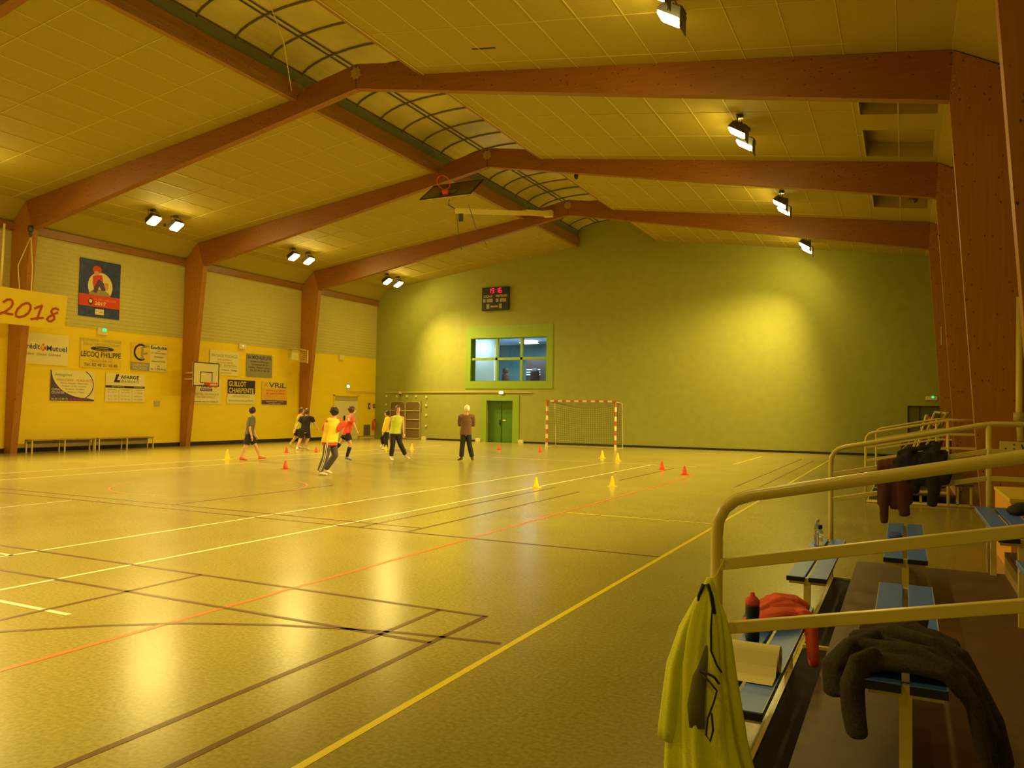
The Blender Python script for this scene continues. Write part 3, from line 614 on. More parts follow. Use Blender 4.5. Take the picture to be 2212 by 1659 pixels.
# scoreboard
def WS(u, v, d): return (-19.07 + u, GW - .02 - d, 6.58 + v)
seg = {'0': 'abcdef', '1': 'bc', '9': 'abcdfg', '6': 'acdefg'}
def digit(ch, x_, z_, s):
    P_ = {'a': ((0, 2), (1, 2)), 'b': ((1, 2), (1, 1)), 'c': ((1, 1), (1, 0)), 'd': ((0, 0), (1, 0)), 'e': ((0, 1), (0, 0)), 'f': ((0, 2), (0, 1)), 'g': ((0, 1), (1, 1))}
    return [('s', 'led', [(x_ + a * s, z_ + b * s), (x_ + c * s, z_ + d_ * s)], .035) for q in seg[ch] for (a, b), (c, d_) in [P_[q]]]
its = digit('1', .38, .87, .11) + digit('9', .56, .87, .11) + digit('1', .80, .87, .11) + digit('6', .98, .87, .11) + \
    [('e', 'led', .79, .93, .014, .014), ('e', 'led', .79, 1.03, .014, .014), ('t', 'ysign', 'LOCAUX', .36, .70, .17, .50, 0, .002), ('t', 'ysign', 'VISITEURS', 1.10, .70, .17, .66, 0, .002),
     ('r', 'grey', .07, .40, .22, .58), ('r', 'grey', .28, .40, .62, .58), ('r', 'grey', .80, .40, .95, .58), ('r', 'grey', 1.02, .40, 1.38, .58), ('r', 'grey', .27, .08, .44, .32), ('r', 'grey', .98, .08, 1.14, .32), ('t', 'ysign', 'PERIODE', .71, .18, .12, .42, 0, .003)]
sign('scoreboard', 'black electronic scoreboard showing 19:16 in red on the green wall', 'scoreboard', WS, 0, 0, 1.5, 1.16, M['black'], its, thick=.12)

# small fittings near the far left corner
t = thing('fire_extinguisher', 'red fire extinguisher hanging in the corner of the yellow wall', 'extinguisher', (YW + .13, 34.78, .45))
MB().lathe([(.001, 0), (.075, 0), (.08, .03), (.08, .40), (.05, .47), (.025, .49), (.025, .53)], n=16).build('cylinder', M['cone_r'], t, smooth=True)
MB().box(-.03, .03, -.015, .1, .53, .56).loft([(0, .03, .53), (0, .12, .45), (0, .1, .15)], .012, 6).build('valve_and_hose', M['black'], t)
for yy_, zz_, hh_, lb in ((34.38, 1.55, .32, 'taller small dark notice left of the fire extinguisher'), (34.78, 1.62, .2, 'small dark notice right above the fire extinguisher')):
    sign('wall_notice', lb, 'notice', 'Y', yy_, zz_, .17, hh_, M['maroon'], [('r', 'ysign', .05, hh_ * .3, .12, hh_ * .7)])
t = thing('ventilation_grille', 'dark square ventilation grille low on the yellow wall', 'grille', (YW + .002, 34.3, .14))
MB().box(0, .02, -.3, .3, 0, .6).build('frame', M['beige'], t); g_ = MB()
for k in range(12): g_.box(.018, .03, -.27, .27, .03 + k * .046, .055 + k * .046)
g_.build('slats', M['furn'], t)
t = bevel(MB().box(YW, YW + .04, 20.95, 21.2, 1.55, 1.76).build('socket_box', M['beige']), .008); tag(t, 'small beige socket plate on the yellow wall right of the quarry panel', 'socket')
# equipment lockers with rounded brown panels
t = thing('equipment_locker', 'cream equipment locker with rounded brown panels crossed by pale bars', 'locker', (-23.62, GW - .002, 0))
MB().box(-.98, .98, -.05, 0, 0, 2.03).build('frame', M['green'], t)
def rrect(x0, x1, z0, z1, r):
    o = []
    for cx, cz, a in ((x1 - r, z1 - r, 0), (x0 + r, z1 - r, 90), (x0 + r, z0 + r, 180), (x1 - r, z0 + r, 270)):
        o += [(cx + r * math.cos(math.radians(a + k * 18)), cz + r * math.sin(math.radians(a + k * 18))) for k in range(6)]
    return o
for a, b in ((-.92, -.04), (.05, .93)):
    p = MB().prism(rrect(a, b, .05, 1.96, .14), 1, -.075, -.05).build('door', M['locker'], t)
    q = MB(); rp = rrect(a, b, .05, 1.96, .14); q.loft([(x_, -.075, z_) for x_, z_ in rp], .010, 6, closed=True)
    for zz_ in (.56, 1.04, 1.5): q.bar((a, -.085, zz_), (b, -.085, zz_), .03)
    q.build('bars', M['cream'], p)
for k, (x_, z_) in enumerate(((-24.86, 2.25), (-24.2, 2.25), (-23.55, 2.25), (-22.98, 2.25), (-22.34, 2.22), (-24.88, 1.8), (-22.34, 1.78), (-22.33, 1.28), (-22.33, .72))):
    t = bevel(MB().box(x_ - .055, x_ + .055, GW - .03, GW - .001, z_ - .05, z_ + .06).build('padding_clip', M['white']), .01)
    lbs = ['above the locker at its far left', 'above the left locker door', 'above the gap between the locker doors', 'above the right locker door', 'at the top right corner of the locker field', 'left of the locker near its top', 'right of the locker near its top', 'right of the locker at mid height', 'right of the locker low down']
    tag(t, 'small white wall clip ' + lbs[k], 'wall clip', 'white clips around the locker')

# ------------------------------------------------------------------ handball goal
t = thing('handball_goal', 'red and white striped handball goal with dark net before the green wall', 'goal', (-12.56, 32.0, 0))
def striped(a, b, n, first):
    mb = MB(); a = Vector(a); b = Vector(b)
    for k in range(n): mb.bar(a.lerp(b, k / n), a.lerp(b, (k + 1) / n), .08, .08, mi=(k + first) % 2)
    return mb
SW = [mat('goal_red', (.52, .13, .02), .4), M['white']]
striped((-1.58, 0, 0), (-1.58, 0, 2.0), 10, 1).build('post', SW, t); striped((1.58, 0, 0), (1.58, 0, 2.0), 10, 1).build('post', SW, t)
striped((-1.62, 0, 2.04), (1.62, 0, 2.04), 17, 0).build('crossbar', SW, t)
b = MB()
for s_ in (-1, 1):
    b.loft([(s_ * 1.58, 0, 2.02), (s_ * 1.58, .85, 1.98), (s_ * 1.58, 1.0, .03), (s_ * 1.58, 0, .03)], .016, 6)
b.loft([(-1.58, 1.0, .03), (1.58, 1.0, .03)], .016, 6)
b.build('rear_frame', M['cream'], t)
n_ = MB()
def nt_(P, nu, nv, r=.006):
    for i in range(nu + 1):
        n_.loft([P(i / nu, j / 10) for j in range(11)], r, 3)
    for j in range(nv + 1):
        n_.loft([P(i / 10, j / nv) for i in range(11)], r, 3)
sag = lambda u: .22 * math.sin(PI * u)
nt_(lambda u, v: (-1.55 + 3.1 * u, .9 + .1 * (1 - v), .03 + (1.92 - sag(u)) * v), 30, 19)
nt_(lambda u, v: (-1.55 + 3.1 * u, .02 + .9 * v, 2.0 - (sag(u) + .04) * v), 30, 8, .004)
for s_ in (-1, 1): nt_(lambda u, v, s_=s_: (s_ * 1.57, .02 + .95 * u, .03 + 1.93 * v), 9, 19, .005)
n_.build('net', M['net'], t)

# ------------------------------------------------------------------ basketball backboards
def backboard(t, wd, ht, hoopx, M0):
    MB().box(-wd / 2, wd / 2, 0, .025, 0, ht).build('board', M0, t)
    b = MB()
    for (x0, x1, z0, z1) in ((-wd / 2, wd / 2, 0, .035), (-wd / 2, wd / 2, ht - .035, ht), (-wd / 2, -wd / 2 + .035, 0, ht), (wd / 2 - .035, wd / 2, 0, ht),
                             (-.30, .30, .12, .15), (-.30, .30, .53, .56), (-.30, -.27, .12, .56), (.27, .30, .12, .56)): b.box(x0, x1, -.006, 0, z0, z1)
    b.build('border', M['ink'], t)
    r = MB(); r.loft([(.225 * math.cos(a * PI / 12), -.35 + .225 * math.sin(a * PI / 12), .12) for a in range(24)], .014, 6, closed=True)
    r.box(-.09, .09, -.13, 0, .04, .13); r.build('rim', M['t_red'], t, smooth=True)
    return r
t = thing('basketball_hoop', 'white basketball backboard with red rim on the left wall column', 'basketball hoop', (-24.2, 22.16, 2.35))
backboard(t, 1.27, .92, 0, M['white'])
nn = MB()
for k in range(12):
    a = k * PI / 6
    nn.loft([(.22 * math.cos(a), -.35 + .22 * math.sin(a), .12), (.17 * math.cos(a + .2), -.35 + .17 * math.sin(a + .2), .0), (.13 * math.cos(a + .5), -.35 + .13 * math.sin(a + .5), -.07)], .006, 4)
nn.build('net', M['t_red'], t)
a_ = MB()
for zz_ in (.28, .52):
    for xx_ in (-.55, -.0): a_.bar((xx_, .03, zz_), (xx_ * .2 + .02, 1.05, zz_), .035)
a_.box(-.62, .62, .03, .06, .0, .9) if False else a_.bar((-.6, .045, .05), (-.6, .045, .9), .03)
a_.build('support_arms', M['cream'], t); t.rotation_euler = (0, 0, PI / 2)
# folded hoop under the ceiling
t = thing('basketball_hoop', 'basketball backboard folded up under the ceiling ridge on a long arm', 'basketball hoop', (-12.94, 21.1, 8.28))
rt = bpy.data.objects.new('tmp', None)
MB().box(-.93, .93, 0, .02, 0, 1.08).build('board', M['boardglass'], t)
b = MB()
for (x0, x1, z0, z1) in ((-.93, .93, 0, .05), (-.93, .93, 1.04, 1.08), (-.93, -.89, 0, 1.08), (.89, .93, 0, 1.08), (-.30, .30, .15, .18), (-.30, .30, .57, .60), (-.30, -.27, .15, .6), (.27, .30, .15, .6)): b.box(x0, x1, -.006, .026, z0, z1)
b.build('border', M['ink'], t)
r = MB(); r.loft([(.225 * math.cos(a * PI / 12), -.38 + .225 * math.sin(a * PI / 12), .2) for a in range(24)], .014, 6, closed=True); r.box(-.09, .09, -.17, .0, .08, .21); r.build('rim', M['t_red'], t, smooth=True)
nn = MB()
for k in range(12):
    a = k * PI / 6
    nn.loft([(.22 * math.cos(a), .38 + .22 * math.sin(a), .2), (.15 * math.cos(a + .3), .38 + .15 * math.sin(a + .3), .0), (.12 * math.cos(a + .6), .38 + .12 * math.sin(a + .6), -.12)], .005, 4)
nn.build('net', M['netw'], t)
fr = MB(); fr.bar((-.7, .06, .12), (.7, .06, .12), .05); fr.bar((-.7, .06, .95), (.7, .06, .95), .04); fr.bar((-.3, .07, .1), (-.3, .07, .95), .04); fr.bar((.3, .07, .1), (.3, .07, .95), .04); fr.build('back_frame', M['cream'], t)
t.rotation_euler = (math.radians(-52), 0, 0)
WO = Vector((-12.8, 28.9, 9.4)); inv = (Matrix.Translation(t.location) @ t.rotation_euler.to_matrix().to_4x4()).inverted()
ar = MB(); ar.bar((-.05, .05, .12), (.02, -7.3, -1.48), .13, .16); ar.bar((-.05, .06, .12), (-.03, -2.2, -.34), .17, .2); ar.shift(WO).xf(inv); ar.build('arm', M['rail'], t)
MB().box(-.2, .15, -.12, .09, -.02, .24).shift(WO).xf(inv).build('bracket', M['cream'], t)
ht = MB(); ht.loft([(.02, -7.2, -1.45), (-.3, -7.3, -1.25), (-.15, -7.5, -1.15)], .02, 6).box(-.06, .06, -7.05, -6.95, -1.75, -1.5); ht.loft([(-.1, -7.1, -1.5), (-.14, -6.9, -2.1), (-.13, -6.7, -2.6)], .012, 5); ht.loft([(.45, -7.3, -1.3), (.55, -7.0, -2.0), (.75, -6.6, -2.5)], .012, 5)
ht.shift(WO).xf(inv).build('hinge_and_ropes', M['housing'], t)
# speaker with cage on the third column
t = thing('wall_speaker', 'pale wall speaker in a wire cage on the third left column', 'speaker', (-24.95, 28.1, 3.66))
bevel(MB().box(-.12, .12, -.5, -.05, .05, .56).build('casing', M['cream'], t), .02)
MB().box(-.2, .2, -.72, .35, .56, .60).loft([(0, -.3, .6), (-.2, .1, .72), (-.3, .9, .6)], .02, 6).build('shelf', M['beige'], t)
q = MB()
for k in range(8): q.loft([(.12, .02 + k * .07, .0), (.12, .02 + k * .07, .58)], .007, 4)
for k in range(7): q.loft([(.12, 0, .02 + k * .09), (.12, .54, .02 + k * .09)], .007, 4)
q.build('cage', M['cream'], t); MB().bar((.12, .56, -.03), (.12, .56, .58), .045).build('side_bar', M['cream'], t)

# small ceiling fittings
t = MB().bar((-8.12, 14.25, zr(-8.12) - .004), (-7.58, 14.25, zr(-7.58) - .004), .05, .012).build('ceiling_vent', M['skirt']); tag(t, 'thin dark slot in the right ceiling slope before the second frame', 'vent')
t = MB().loft([(-12.6, 13.0, 10.57), (-12.9, 13.8, 10.1), (-13.9, 15.2, 9.6)], .012, 5).build('rigging_cable', M['cream']); tag(t, 'pale diagonal cable below the skylight near the ridge', 'cable')
t = MB().loft([(-9.07, 22.5, 9.15), (-9.07, 22.5, 8.95)], .015, 6).ell((-9.07, 22.5, 8.85), (.07, .07, .11)).build('ceiling_hook', M['black'], smooth=True); tag(t, 'small black hook hanging under the second rafter', 'hook')
t = MB().box(.1, .4, 25.8, 25.95, 8.0, 8.2).ell((.25, 25.87, 7.98), (.1, .08, .12)).build('ceiling_sensor', M['housing']); tag(t, 'dark drop-shaped device in the far ceiling recess', 'sensor')
for yy_, lb in ((21.3, 'second'), (28.0, 'third')):
    t = MB().ell((-23.9, yy_ - 1.5, zl(-23.9) - .05), (.05, .05, .06)).build('ceiling_detector', M['housing']); tag(t, 'tiny dark detector on the left ceiling slope before the %s column' % lb, 'detector')

# ------------------------------------------------------------------ benches along the yellow wall
def wall_bench(y0, y1, lb):
    t = thing('gym_bench', lb, 'bench', (-24.98, (y0 + y1) / 2, 0), 'low benches along the yellow wall'); L_ = (y1 - y0) / 2
    bevel(MB().box(-.17, .17, -L_, L_, .40, .44).build('seat', M['benchw'], t), .006)
    MB().box(-.17, -.15, -L_, L_, .17, .40).build('back_apron', mat('apron', (.34, .25, .06), .6) if 'apron' not in bpy.data.materials else bpy.data.materials['apron'], t)
    for yy_ in (-L_ + .04, 0, L_ - .04):
        for xx_ in (-.14, .15): MB().bar((xx_, yy_, 0), (xx_, yy_, .40), .035, .035, up=(0, 1, 0)).build('leg', M['cream'], t)
        MB().bar((-.14, yy_, .385), (.15, yy_, .385), .03).build('crosspiece', M['cream'], t)
wall_bench(15.78, 18.05, 'low wooden bench next to the near left column'); wall_bench(18.12, 20.38, 'low wooden bench right of the other wall bench')

# ------------------------------------------------------------------ cones
def cone(matn, x_, y_, sc_, lb, grp):
    t = thing('training_cone', lb, 'cone', (x_, y_, 0), grp); s = sc_
    MB().box(-.085 * s, .085 * s, -.085 * s, .085 * s, 0, .012 * s).build('base', M[matn], t)
    MB().lathe([(.066 * s, .01 * s), (.06 * s, .03 * s), (.022 * s, .20 * s), (.018 * s, .215 * s), (.008 * s, .222 * s)], n=18).build('body', M[matn], t, smooth=True)
for x_, y_, s_, lb in ((-18.03, 17.4, 1.4, 'yellow cone farthest left, beside the walking boy in grey'), (-17.22, 26.0, 1.15, 'yellow cone right of the player in the lime bib'), (-17.94, 25.3, .9, 'yellow cone at the feet of the boy in the yellow sweater'),
                       (-9.35, 25.9, 1.2, 'yellow cone left of the pair before the goal post'), (-8.42, 24.8, 1.2, 'yellow cone right of the pair before the goal post'),
                       (-6.9, 15.1, 1.0, 'yellow cone standing on the white court line'), (-5.65, 16.3, 1.0, 'yellow cone nearest the red line, right of the one on the white line')):
    cone('cone_y', x_, y_, s_, lb, 'yellow training cones')
for x_, y_, s_, lb in ((-14.39, 15.85, 1.0, 'red cone closest to the camera, between walking boy and bib player'), (-19.4, 21.4, .95, 'red cone left of the boy dressed in black'), (-18.84, 22.3, .85, 'red cone right of the boy dressed in black'),
                       (-14.63, 28.4, 1.0, 'red cone in front of the green door'), (-12.65, 28.0, 1.0, 'red cone left of the goal'), (-6.16, 22.0, 1.1, 'red cone left of the pair on the right floor'), (-5.14, 20.5, 1.1, 'rightmost red cone on the open floor')):
    cone('cone_r', x_, y_, s_, lb, 'red training cones')

# ------------------------------------------------------------------ people
def person(label, base, s, J, skinm, hairm, top, bottoms, shoes, extra=None, hair='short', face=(1, 0, 0), side=(0, 1, 0)):
    """J: joints as (right px, up px, depth m) in the figure's own frame, s metres per unit"""
    t = thing('person', label, 'person', (base[0], base[1], 0))
    v = Vector((base[0], base[1], 0)).normalized(); t.rotation_euler = (0, 0, math.atan2(v.y, v.x) - PI / 2)
    q = {k: Vector((a * s, d, b * s)) for k, (a, b, d) in J.items()}
    face = Vector(face).normalized(); side = Vector(side).normalized()
    hd = q['head']; body = MB()
    up = Vector((0, 0, 1)); sf = face.cross(up).normalized()
    body.loft([q['neck'] - up * .06, q['neck'], hd - up * .04], [.062, .052, .05], 12)
    R3 = Matrix((sf, face, up)).transposed()
    body.ell(hd, (.072, .092, .112), 18, 12, rot=R3); body.ell(hd - up * .05 + face * .03, (.055, .062, .06), 14, 8, rot=R3)
    body.ell(hd + face * .098 - up * .012, (.013, .018, .024), 8, 6, rot=R3)
    for e in (-1, 1): body.ell(hd + sf * (.074 * e) - up * .005, (.01, .02, .03), 8, 6, rot=R3)
    ch = q['neck'].lerp(q['pelvis'], .33); ws = q['neck'].lerp(q['pelvis'], .72)
    body.loft([q['neck'] - up * .01, q['neck'].lerp(q['pelvis'], .12), ch, ws, q['pelvis'], q['pelvis'] - up * .09],
              [(.06, .055), (.15, .085), (.165, .11), (.135, .095), (.155, .105), (.12, .09)], 18, side=side, rcap=.6)
    for S_ in 'LR':
        sh, el, wr = q['sh' + S_], q['el' + S_], q['wr' + S_]; d1 = (wr - el).normalized()
        body.loft([q['neck'].lerp(sh, .4) - up * .03, sh, sh.lerp(el, .4), el, el.lerp(wr, .3), wr], [.06, .055, .047, .038, .039, .025], 12, rcap=.6)
        body.ell(wr + d1 * .045, (.034, .034, .05) if abs(d1.z) > .6 else (.045, .034, .034), 10, 8)
        sd = d1.cross(face)
        if sd.length < .1: sd = Vector((1, 0, 0))
        sd.normalize(); cu = d1.cross(sd).normalized()
        for k, L_ in enumerate((.062, .072, .068, .052)):
            p0 = wr + d1 * .075 + sd * (-.027 + k * .018)
            body.loft([p0, p0 + d1 * L_ * .5 + cu * .006, p0 + d1 * L_ + cu * .022], [.0095, .009, .0075], 7, rcap=.7)
        p0 = wr + d1 * .03 - sd * .03; body.loft([p0, p0 - sd * .022 + d1 * .02, p0 - sd * .03 + d1 * .05], [.012, .011, .009], 7, rcap=.7)
        hp, kn, an, to = q['hip' + S_], q['kn' + S_], q['an' + S_], q['to' + S_]
        body.loft([hp, hp.lerp(kn, .45), kn, kn.lerp(an, .3), kn.lerp(an, .7), an], [.085, .072, .053, .055, .042, .034], 14, rcap=.5)
        body.loft([an - up * .02, an.lerp(to, .55) - up * .0, to], [.038, .034, .024], 10, rcap=.7)
    o = remesh(body.build('body', M[skinm], t), .0105, 3)
    ey = MB()
    for e in (-1, 1): ey.ell(hd + face * .083 + sf * (.028 * e) + up * .012, (.011, .008, .007), 8, 6, rot=R3)
    ey.build('eyes', M['ink'], t); MB().ell(hd + face * .083 - up * .055, (.022, .008, .005), 8, 6, rot=R3).build('mouth', M['maroon'], t)
    h = MB(); h.ell(hd - face * .016 + up * .020, (.090, .104, .114), 18, 12, rot=R3)
    if hair == 'curly':
        for k in range(26):
            a = k * 2.4; zz = .02 + .1 * (k % 7) / 7; rr_ = .085 * math.sqrt(max(0, 1 - (zz / .13) ** 2)) + .01
            h.ell(hd - face * .02 + up * zz + sf * rr_ * math.cos(a) - face * rr_ * abs(math.sin(a)), (.03, .03, .03), 7, 5)
    if hair == 'tail': h.loft([hd - face * .1 + up * .03, hd - face * .15 - up * .04, hd - face * .13 - up * .13], [.03, .032, .014], 10, rcap=.8)
    # cut the face free
    ho = h.build('hair', M[hairm], t)
    bm = bmesh.new(); bm.from_mesh(ho.data)
    dl = [f_ for f_ in bm.faces if (f_.calc_center_median() - hd).dot(face) > .045 and (f_.calc_center_median() - hd).dot(up) < .055 or (f_.calc_center_median() - hd).dot(up) < -.072 and hair != 'tail']
    bmesh.ops.delete(bm, geom=dl, context='FACES'); bm.to_mesh(ho.data); bm.free(); ho.data.polygons.foreach_set('use_smooth', [True] * len(ho.data.polygons))
    def torso(name, m, grow, bottom, sleeve, rag=.0, vb=None):
        c = MB(); pe = q['pelvis']; g = grow; lo = pe - up * bottom
        c.loft([q['neck'] + up * .0, q['neck'].lerp(pe, .10), ch, ws, pe, lo], [(.075 + g, .07 + g), (.155 + g, .095 + g), (.172 + g, .118 + g), (.15 + g, .108 + g), (.165 + g, .118 + g), (.17 + g, .122 + g)], 20, side=side,
               wob=lambda i, th: 1 + (.03 * math.sin(5 * th + i) if i > 2 else 0))
        if sleeve:
            for S_ in 'LR':
                sh, el, wr = q['sh' + S_], q['el' + S_], q['wr' + S_]
                if sleeve <= 1: p = [q['neck'].lerp(sh, .45) - up * .03, sh, sh.lerp(el, sleeve)]; r_ = [.075 + g, .068 + g, .062 + g]
                else: p = [q['neck'].lerp(sh, .45) - up * .03, sh, sh.lerp(el, .5), el, el.lerp(wr, .5), el.lerp(wr, .95)]; r_ = [.075 + g, .068 + g, .06 + g, .052 + g, .048 + g, .038 + g]
                c.loft(p, r_, 14)
        return remesh(c.build(name, M[m], t), .011, 2)
    def legs(name, m, frac, flare):
        c = MB(); pe = q['pelvis']
        c.loft([pe + up * .07, pe, pe - up * .10], [(.158, .115), (.172, .125), (.165, .12)], 18, side=side)
        for S_ in 'LR':
            hp, kn, an = q['hip' + S_], q['kn' + S_], q['an' + S_]
            if frac <= 1: p = [hp + up * .02, hp.lerp(kn, frac * .5), hp.lerp(kn, frac)]; r_ = [.097, .096 + flare * .5, .09 + flare]
            else: p = [hp + up * .02, hp.lerp(kn, .5), kn, kn.lerp(an, .5), kn.lerp(an, .96)]; r_ = [.097, .09, .072 + flare * .5, .064 + flare, .056 + flare]
            c.loft(p, r_, 14)
        return remesh(c.build(name, M[m], t), .011, 2)
    legs(*bottoms)
    for a in top: torso(*a)
    for S_ in 'LR':
        an, to = q['an' + S_], q['to' + S_]; d = (to - an); d.z = min(d.z, 0) * .2; d = d.normalized() if d.length > .01 else Vector((1, 0, 0))
        td = (to - an).normalized()
        f_ = MB(); he = an - up * .045 - d * .03
        f_.loft([he, he.lerp(to, .35) + up * .012, he.lerp(to, .75), to + td * .02], [(.036, .045), (.044, .045), (.046, .032), (.034, .022)], 14, side=d.cross(up), rcap=.5)
        f_.loft([an + up * .015, an - up * .03], [.043, .046], 12)
        remesh(f_.build('shoe', M[shoes], t), .008, 2)
    if extra: extra(t, q, up)
    return t

# boy walking in grey tee
person('person walking in grey t-shirt, black shorts and red shoes', (-17.42, 17.72), .01362,
       dict(head=(1, 108, .0), neck=(0, 96, 0), pelvis=(-5, 58, 0), shL=(-2, 92, .19), shR=(-3, 92, -.19), elL=(2, 70, .24), elR=(-4, 69, -.24), wrL=(9, 54, .2), wrR=(0, 53, -.22),
            hipL=(-4, 56, .09), hipR=(-5, 56, -.09), knR=(-12, 31, -.09), anR=(-21, 7.5, -.08), toR=(-9, 2.6, -.08), knL=(9, 32, .09), anL=(18, 8, .1), toL=(30, 5, .12)),
       'skin', 'hair', [('t_shirt', 't_grey', .012, .06, .75)], ('shorts', 't_black', .82, .012), 'shoe_r', face=(.75, .66, 0), side=(.15, 1, 0))
# boy in bib by the third column
person('person running in yellow bib over an orange shirt before the third column', (-21.3, 24.2), .0176,
       dict(head=(4.4, 83, 0), neck=(3, 74, 0), pelvis=(-3, 45, 0), shL=(3, 71, .17), shR=(1, 71, -.17), elL=(9, 60, .2), elR=(0, 59, -.24), wrL=(15, 63, .1), wrR=(10, 60, -.3),
            hipL=(-3, 43, .09), hipR=(-3, 43, -.09), knR=(4, 25, -.1), anR=(-3, 6, -.1), toR=(4, 2.2, -.1), knL=(-7, 24, .1), anL=(-18, 11, .12), toL=(-15, 2, .13)),
       'skin', 'hairb', [('shirt', 't_orange', .008, .0, 1.9), ('bib', 't_lime', .028, .05, 0)], ('shorts', 't_black', .85, .012), 'shoe_w', face=(1, -.2, 0), side=(.1, 1, 0))
person('person in black t-shirt and black shorts with arms spread, seen from behind', (-20.2, 23.2), .01727,
       dict(head=(5, 82.5, 0), neck=(4.5, 74, 0), pelvis=(3, 44, 0), shL=(-6, 69.5, 0), shR=(16, 69.5, 0), elL=(-12, 57, -.05), elR=(22, 57, .0), wrL=(-18, 44, -.1), wrR=(28, 48, .1),
            hipL=(-2, 42, 0), hipR=(8, 42, 0), knL=(-7, 23, .05), anL=(-13, 6, -.05), toL=(-14, 2.5, -.22), knR=(9, 23, .1), anR=(1, 7, .1), toR=(11, 2.5, .02)),
       'skin', 'hairb', [('t_shirt', 't_black', .012, .05, .7)], ('shorts', 't_black', .8, .012), 'shoe_w', face=(.1, 1, 0), side=(1, 0, 0))
def stripes(t, q, up):
    m = MB()
    for S_, dy in (('L', -.0),):
        hp, kn, an = q['hip' + S_], q['kn' + S_], q['an' + S_]
        for o_ in (-.018, .018): m.loft([hp + Vector((o_ - .02, -.12, .0)), kn + Vector((o_ - .02, -.098, 0)), kn.lerp(an, .5) + Vector((o_, -.09, 0)), an + Vector((o_, -.085, .02))], [(.008, .004)] * 4, 6, side=(1, 0, 0))
    m.build('trouser_stripe', M['white'], t)
person('person in yellow bib over red top and grey striped trousers, arm stretched right', (-12.35, 14.9), .0109,
       dict(head=(22, 137, 0), neck=(20, 124, 0), pelvis=(12, 76, 0), shL=(8, 117, -.05), shR=(31, 118, .05), elL=(0, 102, .12), elR=(30, 100, -.12), wrL=(-2, 98, .34), wrR=(47, 118, -.12),
            hipL=(8, 73, -.04), hipR=(18, 73, .06), knL=(4, 42, -.06), anL=(-8, 8, -.05), toL=(6, 3.2, -.1), knR=(24, 43, .1), anR=(4, 12, .22), toR=(16, 4, .22)),
       'skin', 'hair', [('top', 't_red', .010, .12, 1.9), ('bib', 't_yel', .030, .05, 0)], ('trousers', 't_slate', 2, .014), 'shoe_w', extra=stripes, hair='curly', face=(.7, .7, 0), side=(1, .25, 0))
def socks(t, q, up):
    for S_ in 'LR':
        kn, an = q['kn' + S_], q['an' + S_]
        MB().loft([kn.lerp(an, .22), kn.lerp(an, .45), kn.lerp(an, .8), an - up * .01], [.062, .062, .048, .044], 14).build('sock', M['t_black'], t, smooth=True)
person('person running in red t-shirt, black shorts, black socks and blue shoes', (-15.2, 19.5), .0139,
       dict(head=(5.5, 110, 0), neck=(3, 98, 0), pelvis=(-6, 60, 0), shL=(-2, 93, .16), shR=(5, 93, -.17), elL=(-9, 78, .26), elR=(10, 79, -.24), wrL=(0, 66, .34), wrR=(16, 65, -.22),
            hipL=(-7, 58, .09), hipR=(-5, 58, -.09), knR=(3, 36, -.1), anR=(-4, 9, -.08), toR=(5, 3, -.12), knL=(-17, 40, .1), anL=(-30, 24, .12), toL=(-31, 12, .13)),
       'skin', 'hairb', [('t_shirt', 't_red', .014, .06, .7)], ('shorts', 't_black', .62, .016), 'shoe_b', extra=socks, hair='curly', face=(1, .25, 0), side=(.35, 1, 0))
person('person in yellow sweater and black trousers facing left by the lockers', (-18.2, 25.6), .0181,
       dict(head=(2.5, 77, 0), neck=(4, 69, 0), pelvis=(5, 40, 0), shL=(3, 65, -.17), shR=(6, 65, .17), elL=(-2, 50, -.2), elR=(10, 52, .2), wrL=(-5, 37, -.2), wrR=(8, 38, .16),
            hipL=(4, 38, -.09), hipR=(5, 38, .09), knL=(1, 21, -.08), anL=(2, 5, -.08), toL=(-6, 2, -.1), knR=(-8, 25, .1), anR=(-4, 11, .12), toR=(-10, 6, .12)),
       'skin', 'hair', [('sweater', 't_yel', .02, .05, 1.9)], ('trousers', 't_black', 2, .012), 'shoe_w', face=(-1, -.1, 0), side=(.2, 1, 0))
person('person in sleeveless lime bib and black trousers in front of the lockers', (-14.1, 20.3), .0140,
       dict(head=(7, 113, 0), neck=(7.5, 99, 0), pelvis=(2, 62, 0), shL=(18, 94, 0), shR=(-6, 94, 0), elL=(19, 77, -.05), elR=(-11, 77, .04), wrL=(20, 60, -.1), wrR=(-9, 60, .12),
            hipL=(7, 60, 0), hipR=(-3, 60, 0), knR=(-3, 36, -.04), anR=(-6, 10, 0), toR=(-3, 3, -.15), knL=(13, 38, -.04), anL=(25, 13, .12), toL=(33, 6, .02)),
       'skin', 'hairb', [('bib', 't_lime', .018, .04, 0)], ('trousers', 't_black', 2, .010), 'shoe_w', hair='tail', face=(.3, -1, 0), side=(1, .1, 0))
person('white-haired person in brown jacket and dark trousers, arms folded, seen from behind', (-12.35, 21.75), .01413,
       dict(head=(-1, 115, 0), neck=(-2, 102, 0), pelvis=(-3, 64, 0), shL=(-15.5, 97, 0), shR=(11.5, 97, 0), elL=(-16.5, 80, .10), elR=(13, 80, .10), wrL=(-4, 80, .26), wrR=(1, 83, .28),
            hipL=(-8, 61, 0), hipR=(3, 61, 0), knL=(-10, 36, .0), anL=(-12, 8, .0), toL=(-18, 2.5, .06), knR=(5.5, 36, .0), anR=(12, 8, .02), toR=(13, 2.5, .2)),
       'skin', 'hairw', [('jacket', 't_brown', .022, .10, 1.95)], ('trousers', 't_black', 2, .016), 'shoe_n', face=(-.05, 1, 0), side=(1, 0, 0))

